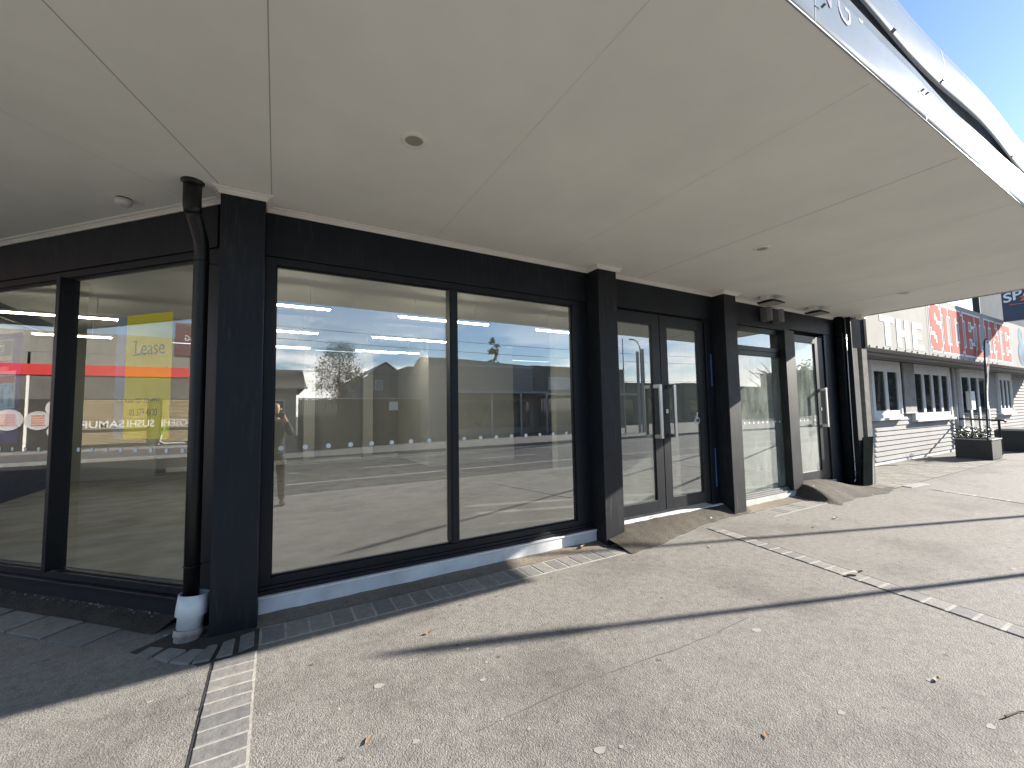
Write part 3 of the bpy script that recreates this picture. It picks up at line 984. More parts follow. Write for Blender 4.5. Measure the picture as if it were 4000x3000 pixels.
# posters behind the corner window
def poster(name, label, u0, u1, z0, z1, mat, cat='poster', w=-.072, group=None):
    o = empty(name, label, cat, TB((u0, w, z0)), group)
    MB(TB).box(u0, u1, w - .004, w, z0, z1).build('sheet', mat, o)
    return o
def paper(name, col):
    mt, nt, bs = newmat(name)
    c = ramp(nt, noise(nt, coords(nt), 2), [(.3, tuple(x * .93 for x in col)), (.7, tuple(min(1, x * 1.05) for x in col))])
    tl = nd(nt, 'ShaderNodeBsdfTranslucent')
    ms = nd(nt, 'ShaderNodeMixShader', Fac=.72)
    nt.links.new(c, bs.inputs['Base Color'])
    nt.links.new(c, tl.inputs['Color'])
    nt.links.new(bs.outputs[0], ms.inputs[1])
    nt.links.new(tl.outputs[0], ms.inputs[2])
    nt.links.new(ms.outputs[0], nt.nodes['Material Output'].inputs['Surface'])
    bs.inputs['Roughness'].default_value = .6
    return mt
yel = paper('yellow_poster_paper', (.93, .87, .03))
lp = poster('lease_poster', 'yellow lease poster with grey printing inside the corner window', .60, 1.14, 1.418, 2.505, yel)
MB(TB).box(1.141, 1.26, -.076, -.072, 1.418, 2.495).build('side_band', paper('pale_blue_paper', (.5, .58, .74)), lp)
inkm = paint('grey_ink', (.06, .06, .05), .6, .1, 4)
TXB = lambda u0, z0, w=-.0715: (lambda p: TB((u0 - p[0], w + .001 + p[2], z0 + p[1])))
def ptext(body, size, ul, z, name, sx=1., par=None, mat=None, w=-.0715):
    return text(body, size, mat or inkm, TXB(ul, z, w), name, par, ext=.0004, sx=sx)
ptext('Lease', .185, 1.04, 2.145, 'heading', .88, lp)
g = MB(TB)
for du, dz in ((0, 0), (0, .122)):
    g.box(1.04 - .032 - du, 1.04 + .012 - du, -.0712, -.070, 2.145 + dz, 2.153 + dz)
g.box(.955, .963, -.0712, -.070, 2.145, 2.178)
g.build('heading_serifs', inkm, lp)
ptext('Paula Raine 027 221 4997', .056, 1.25, 1.728, 'phone_line', .92, lp)
ptext('03 379 4120', .082, 1.07, 1.618, 'phone_line', .80, lp)
navy = paper('violet_poster_print', (.14, .12, .50))
bp = poster('agency_poster', 'dark blue agency poster with a photo panel inside the corner window', 2.57, 3.7, 1.375, 2.462, navy)
MB(TB).box(2.70, 3.6, -.0715, -.0708, 2.17, 2.40).build('logo_border', paint('poster_pale_line', (.5, .5, .58), .5, .1), bp)
MB(TB).box(2.71, 3.59, -.0705, -.0698, 2.235, 2.39).build('logo_field', paint('poster_deep_blue', (.03, .035, .15), .5, .1), bp)
MB(TB).box(2.71, 3.59, -.0705, -.0698, 2.192, 2.232).build('logo_stripe', paint('poster_gold', (.55, .45, .25), .5, .1), bp)
MB(TB).box(2.71, 3.59, -.0704, -.0697, 2.176, 2.191).build('logo_stripe', paint('poster_red', (.5, .05, .08), .5, .1), bp)
ptext('olliers', .15, 3.16, 2.28, 'logo_text', .92, bp, M['decal'], -.069)
mtp, ntp, bsp = newmat('poster_photo_print')
cc = ramp(ntp, noise(ntp, coords(ntp, (2.2, 2.2, 1.2)), 3.2, 5, .6), [(.3, (.05, .06, .2)), (.5, (.3, .25, .3)), (.62, (.6, .5, .5)), (.75, (.25, .3, .5))])
ntp.links.new(cc, bsp.inputs['Base Color'])
MB(TB).box(2.75, 3.65, -.0715, -.0709, 1.47, 2.13).build('photo', mtp, bp)
fl = poster('notice_flyer', 'small cyan flyer with red header stuck over the dark blue poster', 2.63, 2.885, 1.715, 2.083, paint('flyer_white', (.75, .78, .82), .5, .05), 'flyer', -.068)
mtp, ntp, bsp = newmat('flyer_print')
cc = ramp(ntp, noise(ntp, coords(ntp, (6, 6, 4)), 2.2, 4, .6), [(.3, (.04, .2, .3)), (.5, (.2, .55, .7)), (.62, (.5, .75, .85)), (.78, (.3, .08, .06))])
ntp.links.new(cc, bsp.inputs['Base Color'])
MB(TB).box(2.64, 2.875, -.0675, -.067, 1.722, 1.955).build('picture', mtp, fl)
MB(TB).box(2.64, 2.875, -.0675, -.067, 1.962, 2.035).build('header', paint('flyer_red', (.5, .03, .14), .5, .15, 30), fl)

# ---------------------------------------------------------------- weatherboard pub beyond
pub = empty('pub_building', 'pale grey weatherboard pub with sash windows under a painted sign board', 'building', (10.6, 4.84, 0))
wbm = paint('weatherboard_paint', (.37, .36, .352), .9, .08, 2, spec=.08)
g = MB()
prof_h = .131
zz = .10
while zz < 2.8:
    for (a, b2) in ((10.58, 30.0),):
        pts = [(a, 4.86, zz), (b2, 4.86, zz), (b2, 4.815, zz), (a, 4.815, zz), (a, 4.86, zz + prof_h), (b2, 4.86, zz + prof_h), (b2, 4.842, zz + prof_h), (a, 4.842, zz + prof_h)]
        g.add(pts, [(0, 1, 2, 3), (4, 5, 6, 7), (3, 2, 6, 7), (0, 3, 7, 4), (1, 2, 6, 5)])
    zz += prof_h
g.build('weatherboards', wbm, pub)
MB().box(10.58, 30, 4.845, 5.1, -.02, .11).build('foundation', M['conc'], pub)
MB().box(10.58, 30, 4.9, 12, -.02, 4.2).build('wall', M['alumatt'], pub)
pubglass = paint('dark_pub_glass', (.02, .024, .028), .04, .2, 2, spec=.9)
trimw = paint('pub_window_paint', (.66, .665, .68), .8, .08, 4, spec=.1)
def pubwin(x0, x1, z0, z1, n, name='window'):
    f = MB()
    y0, y1 = 4.74, 4.83
    f.box(x0, x0 + .11, y0, y1, z0, z1)
    f.box(x1 - .11, x1, y0, y1, z0, z1)
    f.box(x0 + .11, x1 - .11, y0, y1, z1 - .2, z1)
    f.box(x0 - .06, x1 + .06, y0 - .06, y1, z0 - .06, z0 - .001)
    f.box(x0 + .11, x1 - .11, y0, y1, z0, z0 + .08)
    W = (x1 - x0 - .22) / n
    for k in range(n):
        a = x0 + .11 + W * k
        b2 = a + W
        yy = y0 + .02
        f.box(a + .001, a + .09, yy, yy + .05, z0 + .081, z1 - .201)
        f.box(b2 - .09, b2 - .001, yy, yy + .05, z0 + .081, z1 - .201)
        f.box(a + .0905, b2 - .0905, yy, yy + .05, z0 + .081, z0 + .19)
        f.box(a + .0905, b2 - .0905, yy, yy + .05, z1 - .29, z1 - .201)
    w_ = f.build(name, trimw, pub)
    for k in range(n):
        a = x0 + .11 + W * k
        MB().box(a + .09, a + W - .09, 4.785, 4.79, z0 + .19, z1 - .29).build('pane', pubglass, w_)
    return w_
pubwin(13.50, 15.38, 1.24, 2.78, 2)
pubwin(16.25, 19.42, 1.14, 2.78, 4)
pubwin(24.98, 26.85, 1.16, 2.78, 3)
dd = pubwin(20.40, 23.45, .12, 2.79, 3, 'door')
g = MB()
g.box(10.62, 30, 3.78, 4.9, 2.80, 2.86)
g.build('verandah_lining', M['alumatt'], pub)
g = MB()
for y in (4.1, 4.5):
    g.box(10.62, 30, y - .02, y + .02, 2.765, 2.799)
g.build('verandah_battens', M['alumatt'], pub)
MB().box(10.60, 10.64, 3.79, 4.9, 2.79, 3.9).build('verandah_end', M['frame'], pub)
MB().box(10.002, 10.598, 3.80, 4.9, 2.745, 3.36).build('verandah_shade_panel', paint('shadow_grey_panel', (.03, .033, .038), 1, .1, 3, spec=0), pub)  # dark panel stands in for the shade above the wall ends
MB().box(22.75, 30, 4.6, 4.76, 4.21, 9).build('upper_wall', paint('shaded_slate_paint', (.09, .11, .135), .95, .1, 2, spec=.05), pub)  # wall colour darkened to carry the shadow of the hanging sign
MB().box(22.68, 22.745, 4.6, 4.78, 4.21, 9).build('chimney', M['frame'], pub)
MB().tube([(19.75, 4.76, 2.78), (19.75, 4.76, .3), (19.72, 4.70, .18)], .045, 12).build('waste_pipe', M['grey'], pub)
# white box and menu board on the pub wall
mbd = empty('menu_board', 'tall grey blank board hung on the pub wall between two windows', 'board', (15.9, 4.73, 1.33))
g = MB()
g.prism([(15.47, 4.71), (16.28, 4.71), (16.28, 4.74), (15.47, 4.74)], 1.36, 2.78)
g.build('board', paint('grey_board', (.22, .22, .21), .7, .25, 3), mbd)
MB().box(15.45, 16.30, 4.70, 4.745, 1.33, 1.36).build('ledge', trimw, mbd)
wbx = tag(MB().box(20.75, 21.2, 4.60, 4.735, 1.35, 2.0).build('meter_box', M['white'], None, bevel=.02), 'white box mounted beside the pub doors', 'meter box')

# sign board with painted letters
sg = empty('pub_sign', 'long cream sign board reading THE SIDELINE above the pub windows', 'sign', (10.6, 3.75, 2.79))
crm = paint('cream_sign_paint', (.40, .385, .355), .9, .08, 1.2, spec=.05)
MB().box(10.60, 14.02, 3.752, 3.79, 2.79, 4.30).build('board', crm, sg, bevel=.004)
MB().box(14.03, 30, 3.752, 3.79, 2.79, 4.30).build('board', paint('grey_sign_paint', (.40, .37, .36), .9, .08, 1.2, spec=.05), sg, bevel=.004)
GL = {'S': ["0111110", "1111111", "1110111", "1110011", "1111000", "1111110", "0111111", "0001111", "1100111", "1110111", "1111111", "0111110"],
      'I': ["11111", "11111", "01110", "01110", "01110", "01110", "01110", "01110", "01110", "01110", "11111", "11111"],
      'D': ["1111110", "1111111", "0110111", "0110011", "0110011", "0110011", "0110011", "0110011", "0110011", "0110111", "1111111", "1111110"],
      'E': ["1111111", "1111111", "0110011", "0110000", "0110010", "0111110", "0111110", "0110010", "0110000", "0110011", "1111111", "1111111"],
      'L': ["1111000", "1111000", "0110000", "0110000", "0110000", "0110000", "0110000", "0110000", "0110000", "0110011", "1111111", "1111111"],
      'N': ["111100111", "111100111", "011110010", "011110010", "011111010", "011011010", "010111110", "010011110", "010011110", "010001110", "111001110", "111001110"]}
redm = paint('red_letter_paint', (.5, .17, .145), .9, .1, 3, spec=.05)
whm = paint('white_letter_paint', (.8, .8, .79), .9, .04, 3, spec=.05)
def glyph(ch, x0, x1, z0, z1):
    rows = GL[ch]
    nr, nc = len(rows), len(rows[0])
    cw, chh = (x1 - x0) / nc, (z1 - z0) / nr
    red, wh = MB(), MB()
    e = .05
    for r_ in range(nr):
        c_ = 0
        while c_ < nc:
            if rows[r_][c_] == '1':
                k = c_
                while k < nc and rows[r_][k] == '1':
                    k += 1
                xa, xb_ = x0 + c_ * cw, x0 + k * cw
                za, zb = z1 - (r_ + 1) * chh, z1 - r_ * chh
                red.box(xa, xb_, 3.742, 3.7455, za, zb)
                wh.box(xa - e, xb_ + e, 3.747 + .0002 * (r_ % 2), 3.7515, za - e, zb + e)
                c_ = k
            else:
                c_ += 1
    lo = red.build('letter', redm, sg)
    wh.build('outline', whm, lo)
xs = 14.22
wd = {'S': .85, 'I': .46, 'D': 1.18, 'E': 1.02, 'L': .9, 'N': 1.3}
word = 'SIDELINE'
tot = sum(wd[c_] for c_ in word)
k = (21.5 - 14.22 - .09 * 7) / tot
for c_ in word:
    glyph(c_, xs, xs + wd[c_] * k, 2.94, 4.12)
    xs += wd[c_] * k + .09
def blk(boxes):
    g = MB()
    for a in boxes:
        g.box(a[0], a[1], 3.744, 3.7505, a[2], a[3])
    g.build('letter', whm, sg)
zb, ztp = 2.875, 3.53
blk([(11.26, 12.0, 3.40, ztp), (11.50, 11.76, zb, 3.399)])
blk([(12.12, 12.37, zb, ztp), (12.58, 12.83, zb, ztp), (12.371, 12.579, 3.13, 3.28)])
blk([(13.03, 13.27, zb, ztp), (13.271, 13.66, 3.40, ztp), (13.271, 13.60, 3.14, 3.265), (13.271, 13.69, zb, 3.0)])
g = MB()
x = 10.7
while x < 20:
    g.box(x - .02, x + .02, 3.735, 3.7515, 2.805, 2.84)
    x += .42 + random.uniform(-.12, .12)
g.build('bolts', M['alumatt'], sg)
# figure painted on the right part of the board
g = MB()
for k2, (cx_, cz_, rx, rz) in enumerate(((22.9, 3.92, .28, .30), (22.95, 3.30, .50, .42), (24.0, 3.5, .6, .66))):
    n = 24
    g.add([(cx_ + rx * math.cos(2 * PI * k / n), 3.7465 - .0012 * k2, cz_ + rz * math.sin(2 * PI * k / n)) for k in range(n)], [tuple(range(n))])
g.build('painted_figure', paint('pale_blue_figure', (.16, .24, .31), .9, .5, 2, spec=.05), sg)

# hanging blade sign
bs_ = empty('hanging_sign', 'dark navy hanging sign with white slanted letters projecting over the pub board', 'sign', (20.86, 3.3, 4.25))
MB().box(20.86, 21.02, 2.3, 3.735, 4.245, 6.2).build('panel', paint('navy_sign', (.025, .04, .085), .45, .15, 2), bs_, bevel=.01)
text('SPA', .42, whm, lambda p: (20.857 - .001 - p[2], 3.70 - p[0], 4.86 + p[1] + p[0] * .24), 'letters', bs_, ext=.002, bold=.008)
text('', .1, whm, lambda p: p, 'x') if False else None
g = MB(lambda p: (20.854, p[0], p[1]))
stp = []
for k in range(14):
    a = 2 * PI * k / 14
    rr_ = .16 if k % 2 else .09
    stp.append((3.20 + rr_ * math.cos(a), 4.93 + rr_ * math.sin(a), 0))
g.add(stp, [tuple(range(14))])
g.add([(3.58, 4.775, 0), (2.5, 4.735, 0), (2.5, 4.75, 0), (3.58, 4.79, 0)], [(0, 1, 2, 3)])
g.build('emblem', paint('orange_emblem', (.7, .16, .05), .5, .1), bs_)
MB().box(20.9, 20.98, 2.6, 5.0, 6.2, 6.28).build('bracket', M['frame'], bs_)

# planters, plants, rail, flag
def planter(x0, x1, y0, y1, h, label):
    t = empty('planter_box', label, 'planter', ((x0 + x1) / 2, (y0 + y1) / 2, 0), 'black planter boxes by the pub doors')
    g = MB()
    g.prism([(x0, y0), (x1, y0), (x1, y1), (x0 + .1, y1)], .01, h - .04)
    g.build('box', [paint('planter_black', (.03, .032, .033), .6, .2, 3)], t, bevel=.01)
    g = MB()
    g.prism([(x0 - .02, y0 - .02), (x1 + .02, y0 - .02), (x1 + .02, y1 + .02), (x0 + .08, y1 + .02)], h - .039, h - .01)
    g.build('rim', M['grey'], t, bevel=.005)
    g = MB()
    g.prism([(x0 + .06, y0 + .05), (x1 - .05, y0 + .05), (x1 - .05, y1 - .05), (x0 + .15, y1 - .05)], h - .0095, h + .01)
    g.build('soil', paint('potting_soil', (.05, .038, .028), .95, .3, 20), t)
    return t
leafm = paint('planter_leaf', (.05, .075, .03), .5, .45, 9)
flowm = paint('white_flower', (.7, .7, .66), .6, .05, 9)
def bush(label, x0, x1, y0, y1, z, h, n, name='plant', mat=None, fl=30, cat='plant'):
    t = empty(name, label, cat, ((x0 + x1) / 2, (y0 + y1) / 2, z))
    g = MB()
    st = MB()
    for _ in range(max(4, n // 40)):
        bx, by = random.uniform(x0, x1), random.uniform(y0, y1)
        st.tube([(bx, by, z), (bx + random.uniform(-.1, .1), by + random.uniform(-.1, .1), z + h * random.uniform(.5, .95))], .006, 5)
    for _ in range(n):
        c = Vector((random.uniform(x0, x1), random.uniform(y0, y1), z + h * random.random() ** 1.4 * (.6 + .4 * math.sin(random.random() * 3))))
        a = Vector((random.gauss(0, 1), random.gauss(0, 1), random.gauss(0, .6))).normalized() * random.uniform(.03, .06)
        b_ = a.orthogonal().normalized() * random.uniform(.012, .022)
        g.add([c - a, c + b_, c + a, c - b_], [(0, 1, 2, 3)])
    st.build('stems', paint('twig', (.06, .045, .03), .8, .2), t)
    g.build('leaves', mat or leafm, t)
    if fl:
        f = MB()
        for _ in range(fl):
            c = Vector((random.uniform(x0, x1), random.uniform(y0, y1), z + h * random.uniform(.5, 1)))
            f.lathe([(0, .012), (.022, .006), (.024, 0)], c, 7)
        f.build('flowers', flowm, t)
    return t
planter(17.20, 18.12, 3.5, 4.25, .585, 'black planter box with small white flowers in front of the pub doors')
bush('low flowering plant filling the near black planter box', 17.3, 18.05, 3.6, 4.3, .57, .36, 520, fl=9)
planter(20.9, 22.6, 3.35, 4.2, .70, 'larger plain black planter box at the right picture edge')
rl = empty('handrail', 'dark steel handrail with one post between the two planters', 'handrail', (19.2, 3.7, 0))
MB().tube([(20.3, 4.80, 1.06), (19.22, 3.74, 1.05), (19.12, 3.60, 1.05), (19.10, 3.56, 1.0)], .028, 10).build('rail', M['frame'], rl, smooth=True)
MB().tube([(19.2, 3.72, -.01), (19.2, 3.72, 1.03)], .03, 10).build('post', M['frame'], rl)
fg = empty('feather_flag', 'tall white feather flag with red and black marks standing in the near planter', 'flag', (17.15, 3.52, .58))
MB().tube([(17.15, 3.56, .55), (17.30, 3.56, 1.4), (17.50, 3.56, 2.4), (17.62, 3.56, 3.15), (17.70, 3.56, 3.36), (17.85, 3.56, 3.44), (18.02, 3.56, 3.42)], .018, 8).build('pole', M['black'], fg)
mtp, ntp, bsp = newmat('flag_cloth')
cc = ramp(ntp, noise(ntp, coords(ntp, (2.5, 1, 5)), 1.6, 4, .5), [(.30, (.02, .02, .02)), (.36, (.62, .61, .58)), (.62, (.66, .65, .62)), (.66, (.45, .06, .06)), (.74, (.5, .1, .08))])
ntp.links.new(cc, bsp.inputs['Base Color'])
g = MB()
left = [(17.31, 1.4), (17.50, 2.4), (17.62, 3.10), (17.70, 3.33), (17.85, 3.42)]
right = [(17.47, 1.35), (17.76, 2.4), (17.95, 3.0), (18.03, 3.25), (18.0, 3.40)]
vs = []
for (a, za), (b2, zb2) in zip(left, right):
    for k in range(5):
        t = k / 4
        vs.append((a + (b2 - a) * t, 3.56 + .04 * math.sin(t * 5 + za * 2), za + (zb2 - za) * t))
g.add(vs, [(i * 5 + k, i * 5 + k + 1, (i + 1) * 5 + k + 1, (i + 1) * 5 + k) for i in range(4) for k in range(4)])
g.build('banner', mtp, fg, smooth=True)
# rough cast wall ends between the two buildings
pw = empty('party_wall', 'pale roughcast party wall ends between the black shop and the pub', 'wall', (10.2, 3.9, 0))
rc = paint('roughcast', (.2, .197, .186), .95, .2, 8, bmp=.8, bscale=40, spec=.05)
MB().box(10.0, 10.20, 3.784, 4.9, -.02, 2.74).build('wall_end', paint('smooth_render', (.15, .15, .15), .95, .1, 4, spec=.05), pw)
MB().box(10.34, 10.56, 3.76, 4.9, -.02, 2.74).build('wall_end', rc, pw)
MB().box(10.201, 10.339, 4.1, 4.9, -.02, 2.74).build('wall_core', M['fasciaback'], pw)

# litter at the manhole between the pavings
mh = struct(MB().prism([(10.55, 3.22), (11.25, 3.16), (11.32, 3.34), (10.62, 3.40)], -.01, .012).build('access_cover', M['grey'], None, bevel=.003))

# worn seam and pale spots pressed into the asphalt
g = MB()
prev = None
for k in range(40):
    x = .9 + k * .058
    y = 1.99 - .02 * math.sin(x * 3) + random.uniform(-.006, .006) - .02 * (x - 2)
    wd2 = random.uniform(.002, .0055)
    if prev:
        g.add([(prev[0], prev[1] - prev[2], .0012), (x, y - wd2, .0012), (x, y + wd2, .0012), (prev[0], prev[1] + prev[2], .0012)], [(0, 1, 2, 3)])
    prev = (x, y, wd2)
struct(g.build('seam', paint('worn_seam', (.11, .105, .1), .9, .3, 20)))
g = MB()
rs_ = random.Random(11)
sp = [(3.02, 1.83, .035), (2.59, 1.139, .022), (3.32, 1.0, .02), (3.1, .72, .025), (.55, 2.62, .03), (.62, 2.1, .02), (1.1, 2.35, .02), (1.35, 1.6, .03), (-.62, 2.6, .02), (5.6, 2.2, .02), (6.8, 1.9, .02), (7.6, 2.4, .025), (8.8, 2.0, .03)]
for _ in range(45):
    sp.append((rs_.uniform(-1.1, 11), rs_.uniform(.5, 3.2), rs_.uniform(.005, .014)))
for k, (x, y, r_) in enumerate(sp):
    n = 9
    ph0 = rs_.uniform(0, 6)
    g.add([(x + r_ * (1 + .25 * math.sin(3 * a_ + ph0)) * math.cos(a_), y + .75 * r_ * (1 + .2 * math.cos(2 * a_ + ph0)) * math.sin(a_), .0016 + .00001 * k) for a_ in [2 * PI * q_ / n for q_ in range(n)]], [tuple(range(n))])
struct(g.build('pavement_spots', paint('pale_spot', (.31, .30, .28), .85, .15, 14)))
tw = tag(MB().tube([(3.24, .70, .012), (3.29, .69, .008), (3.36, .675, .006), (3.42, .64, .006)], [.005, .004, .003, .002], 5).build('twig', tan_t if False else paint('dry_twig', (.09, .06, .04), .9, .3, 20), None), 'short dry twig on the asphalt at the right edge', 'twig')

# grit and crumbs gathered along the foot of the walls
g = MB()
rg = random.Random(5)
def chip(x, y, z, r_):
    a = rg.uniform(0, 6.3)
    p = [(x + r_ * math.cos(a + k * 2.1) * rg.uniform(.6, 1), y + r_ * math.sin(a + k * 2.1) * rg.uniform(.6, 1), z) for k in range(3)]
    g.add(p + [(x, y, z + r_ * rg.uniform(.4, .8))], [(0, 1, 2), (0, 1, 3), (1, 2, 3), (2, 0, 3)])
for _ in range(230):
    q = TB((rg.uniform(.5, 4.2), .015 + .06 * rg.random() ** 2, 0))
    chip(q[0], q[1], .05, rg.choice([.004, .006, .009, .016]))
for _ in range(160):
    chip(rg.uniform(0, 3.3), 3.955 - .14 * rg.random() ** 2, .018, rg.choice([.003, .004, .006, .008]))
for _ in range(140):
    chip(rg.uniform(3.5, 9.6), 3.40 + .1 * rg.gauss(0, .5), .003, rg.choice([.003, .004, .006]))
for _ in range(90):
    chip(rg.uniform(7.7, 8.0), rg.uniform(3.4, 3.95), .01, rg.choice([.006, .01, .016]))
gr_ = g.build('grit', paint('pale_grit', (.24, .22, .19), .9, .4, 30))
tag(gr_, 'loose pale grit and crumbs along the foot of the black shop wall', 'grit', None, 'stuff')

# ---------------------------------------------------------------- leaves
def leaf_obj(x, y, ang, size, mat, label, curl=.4, z=.006):
    g = MB()
    n = 6
    vs = []
    for i in range(n + 1):
        t = i / n * 2 - 1
        wdt = (1 - abs(t) ** 1.6) * .42 + .02
        zc = curl * .35 * t * t
        for s_ in (-1, 0, 1):
            lx, ly, lz = t, wdt * s_, zc + curl * .5 * abs(s_) * wdt
            a = math.cos(ang) * lx - math.sin(ang) * ly
            b2 = math.sin(ang) * lx + math.cos(ang) * ly
            vs.append((x + a * size, y + b2 * size, z + lz * size))
    g.add(vs, [(i * 3 + k, i * 3 + k + 1, (i + 1) * 3 + k + 1, (i + 1) * 3 + k) for i in range(n) for k in range(2)])
    o = g.build('fallen_leaf', mat, None, smooth=True)
    tag(o, label, 'leaf', 'fallen leaves on the footpath')
    return o
tan = paint('tan_leaf', (.3, .21, .12), .7, .25, 30)
rus = paint('rust_leaf', (.3, .12, .05), .7, .25, 30)
pal = paint('pale_leaf', (.42, .37, .28), .7, .2, 30)
leaf_obj(3.10, 3.86, .4, .055, tan, 'curled tan leaf on the mortar beside the second pillar', 1.3, .02)
leaf_obj(4.78, 1.9, -.3, .07, pal, 'curled pale leaf lying on the right hand paver band', 1.0, .016)
leaf_obj(.98, 3.02, .2, .028, rus, 'small rust coloured leaf on the sunlit asphalt below the left pane', .9)
leaf_obj(2.10, 1.25, .8, .022, rus, 'tiny orange leaf on the open asphalt at the bottom right', .6)
leaf_obj(.42, 2.22, .9, .03, tan, 'tan leaf on the asphalt right of the left paver band', .5)
leaf_obj(-.55, 2.52, .3, .03, pal, 'pale flat leaf on the asphalt left of the left paver band', .3)
leaf_obj(3.35, .98, .1, .03, tan, 'brown leaf with a twig on the asphalt at the right edge', .8)
leaf_obj(6.9, 2.95, .1, .05, pal, 'pale curled leaf in front of the grey window sill bay', .8)
leaf_obj(6.2, 2.9, .6, .035, tan, 'thin tan leaf in front of the third pillar', .8)
leaf_obj(4.35, 3.12, 1.2, .03, pal, 'pale leaf near the foot of the door ramp', .8)

# ---------------------------------------------------------------- across the street (seen in the glass)
def tree(name, label, x, y, h, r, n, mat, trunk=.12, bare=False, zc=.62, sq=1.2, ls=(.08, .16), ncl=26):
    t = empty(name, label, 'tree', (x, y, 0))
    tr = MB()
    tr.tube([(x, y, -.05), (x + .05, y, h * .3), (x, y + .05, h * .62), (x + .03, y, h * .85)], [trunk, trunk * .8, trunk * .5, trunk * .15], 8)
    for k in range(14 if not bare else 40):
        a = random.uniform(0, 2 * PI)
        z0 = h * random.uniform(.25, .7)
        L = r * random.uniform(.6, 1.1)
        p0 = Vector((x, y, z0))
        p1 = p0 + Vector((math.cos(a) * L * .5, math.sin(a) * L * .5, L * .5))
        p2 = p0 + Vector((math.cos(a) * L, math.sin(a) * L, L * random.uniform(.6, 1.1)))
        tr.tube([p0, p1, p2], [trunk * .35, trunk * .2, trunk * .05], 5)
    tr.build('trunk', paint('bark', (.09, .07, .05), .9, .3, 8), t)
    if n:
        cl = []
        for _ in range(ncl):
            while True:
                q = Vector((random.uniform(-1, 1), random.uniform(-1, 1), random.uniform(-1, 1)))
                if q.length < 1:
                    break
            cl.append((Vector((x, y, h * zc)) + Vector((q[0] * r, q[1] * r, q[2] * h * (1 - zc) * sq)), r * random.uniform(.2, .42)))
        g = MB()
        for _ in range(n):
            c0, rr_ = random.choice(cl)
            c = c0 + Vector((random.gauss(0, .5), random.gauss(0, .5), random.gauss(0, .5))) * rr_
            if c[2] < h * .2:
                continue
            a = Vector((random.gauss(0, 1), random.gauss(0, 1), random.gauss(0, .7))).normalized() * random.uniform(*ls)
            b_ = a.orthogonal().normalized() * random.uniform(.3, .5) * a.length
            g.add([c - a, c + b_, c + a, c - b_], [(0, 1, 2, 3)])
        g.build('crown', mat, t)
    return t
lf1 = paint('olive_leaf', (.075, .08, .03), .6, .4, 3)
lf2 = paint('dark_leaf', (.045, .065, .03), .6, .4, 3)
tree('street_tree', 'airy olive tree behind the dark fence, reflected in the left pane', 3.3, -19, 6.0, 1.25, 9500, lf1, .1, zc=.66, sq=1.05, ls=(.03, .065), ncl=90)
tree('round_tree', 'round dense tree reflected in the greenish side window', 68, -24.5, 7.4, 2.6, 2600, lf2, .2, ls=(.15, .3))
tree('bare_tree', 'bare branching tree reflected beside the round tree', 62, -25, 8.2, 3.2, 0, lf2, .25, True)
tree('slim_tree', 'slim cabbage tree above the shop roof, reflected in the right pane', 15.0, -21, 7.2, .5, 420, lf2, .09, zc=.85)
# low shrub over the fence
bush('scruffy brown hedge behind the dark fence across the street', 1.6, 6.0, -14.9, -14.3, 1.2, 1.5, 1500, 'hedge', paint('hedge_leaf', (.10, .085, .04), .7, .5, 4), 0, 'hedge')
# brown roofed house
bh = empty('brown_house', 'low house with a brown tiled roof across the street', 'house', (-2.5, -18, 0))
MB().box(-8, .9, -24, -16.2, -.05, 3.1).build('wall', paint('house_render', (.36, .34, .3), .8, .1, 1), bh)
g = MB()
g.add([(-8.5, -15.6, 3.0), (1.35, -15.6, 3.0), (1.35, -20, 4.3), (-8.5, -20, 4.3), (1.35, -24.6, 3.0), (-8.5, -24.6, 3.0)], [(0, 1, 2, 3), (3, 2, 4, 5), (1, 4, 2), (0, 3, 5)])
mtp, ntp, bsp = newmat('brown_tiles')
wv = nd(ntp, 'ShaderNodeTexWave', Scale=1.4, Distortion=.4)
wv.bands_direction = 'Y'
ntp.links.new(coords(ntp), wv.inputs['Vector'])
ntp.links.new(ramp(ntp, wv.outputs['Fac'], [(.1, (.05, .035, .03)), (.6, (.17, .12, .10))]), bsp.inputs['Base Color'])
bsp.inputs['Roughness'].default_value = .8
o = g.build('roof', mtp, bh)
MB().box(-8.5, 1.38, -15.66, -15.5, 2.92, 3.03).build('gutter', M['offwhite'], bh)
for x in (-2.2, -.6):
    w_ = MB().box(x, x + 1.0, -16.22, -16.16, 1.1, 2.4).build('window', trimw, bh)
    MB().box(x + .08, x + .92, -16.155, -16.15, 1.18, 2.32).build('pane', pubglass, w_)
# dark fence with rail
fe = empty('timber_fence', 'tall dark brown timber fence across the street', 'fence', (3.4, -13.8, 0))
g = MB()
for k in range(60):
    x = .9 + k * .098
    g.box(x, x + .09, -13.83, -13.8 + random.uniform(-.006, .006), 0, 2.33 + random.uniform(-.02, .02))
g.build('palings', paint('brown_palings', (.075, .055, .04), .85, .35, 6), fe)
MB().box(.88, 6.8, -13.84, -13.75, 2.345, 2.39).build('capping', M['offwhite'], fe)
nb = tag(MB().box(5.1, 5.55, -13.79, -13.76, 1.75, 2.2).build('notice', M['white'], None), 'white notice fixed to the dark fence across the street', 'notice')
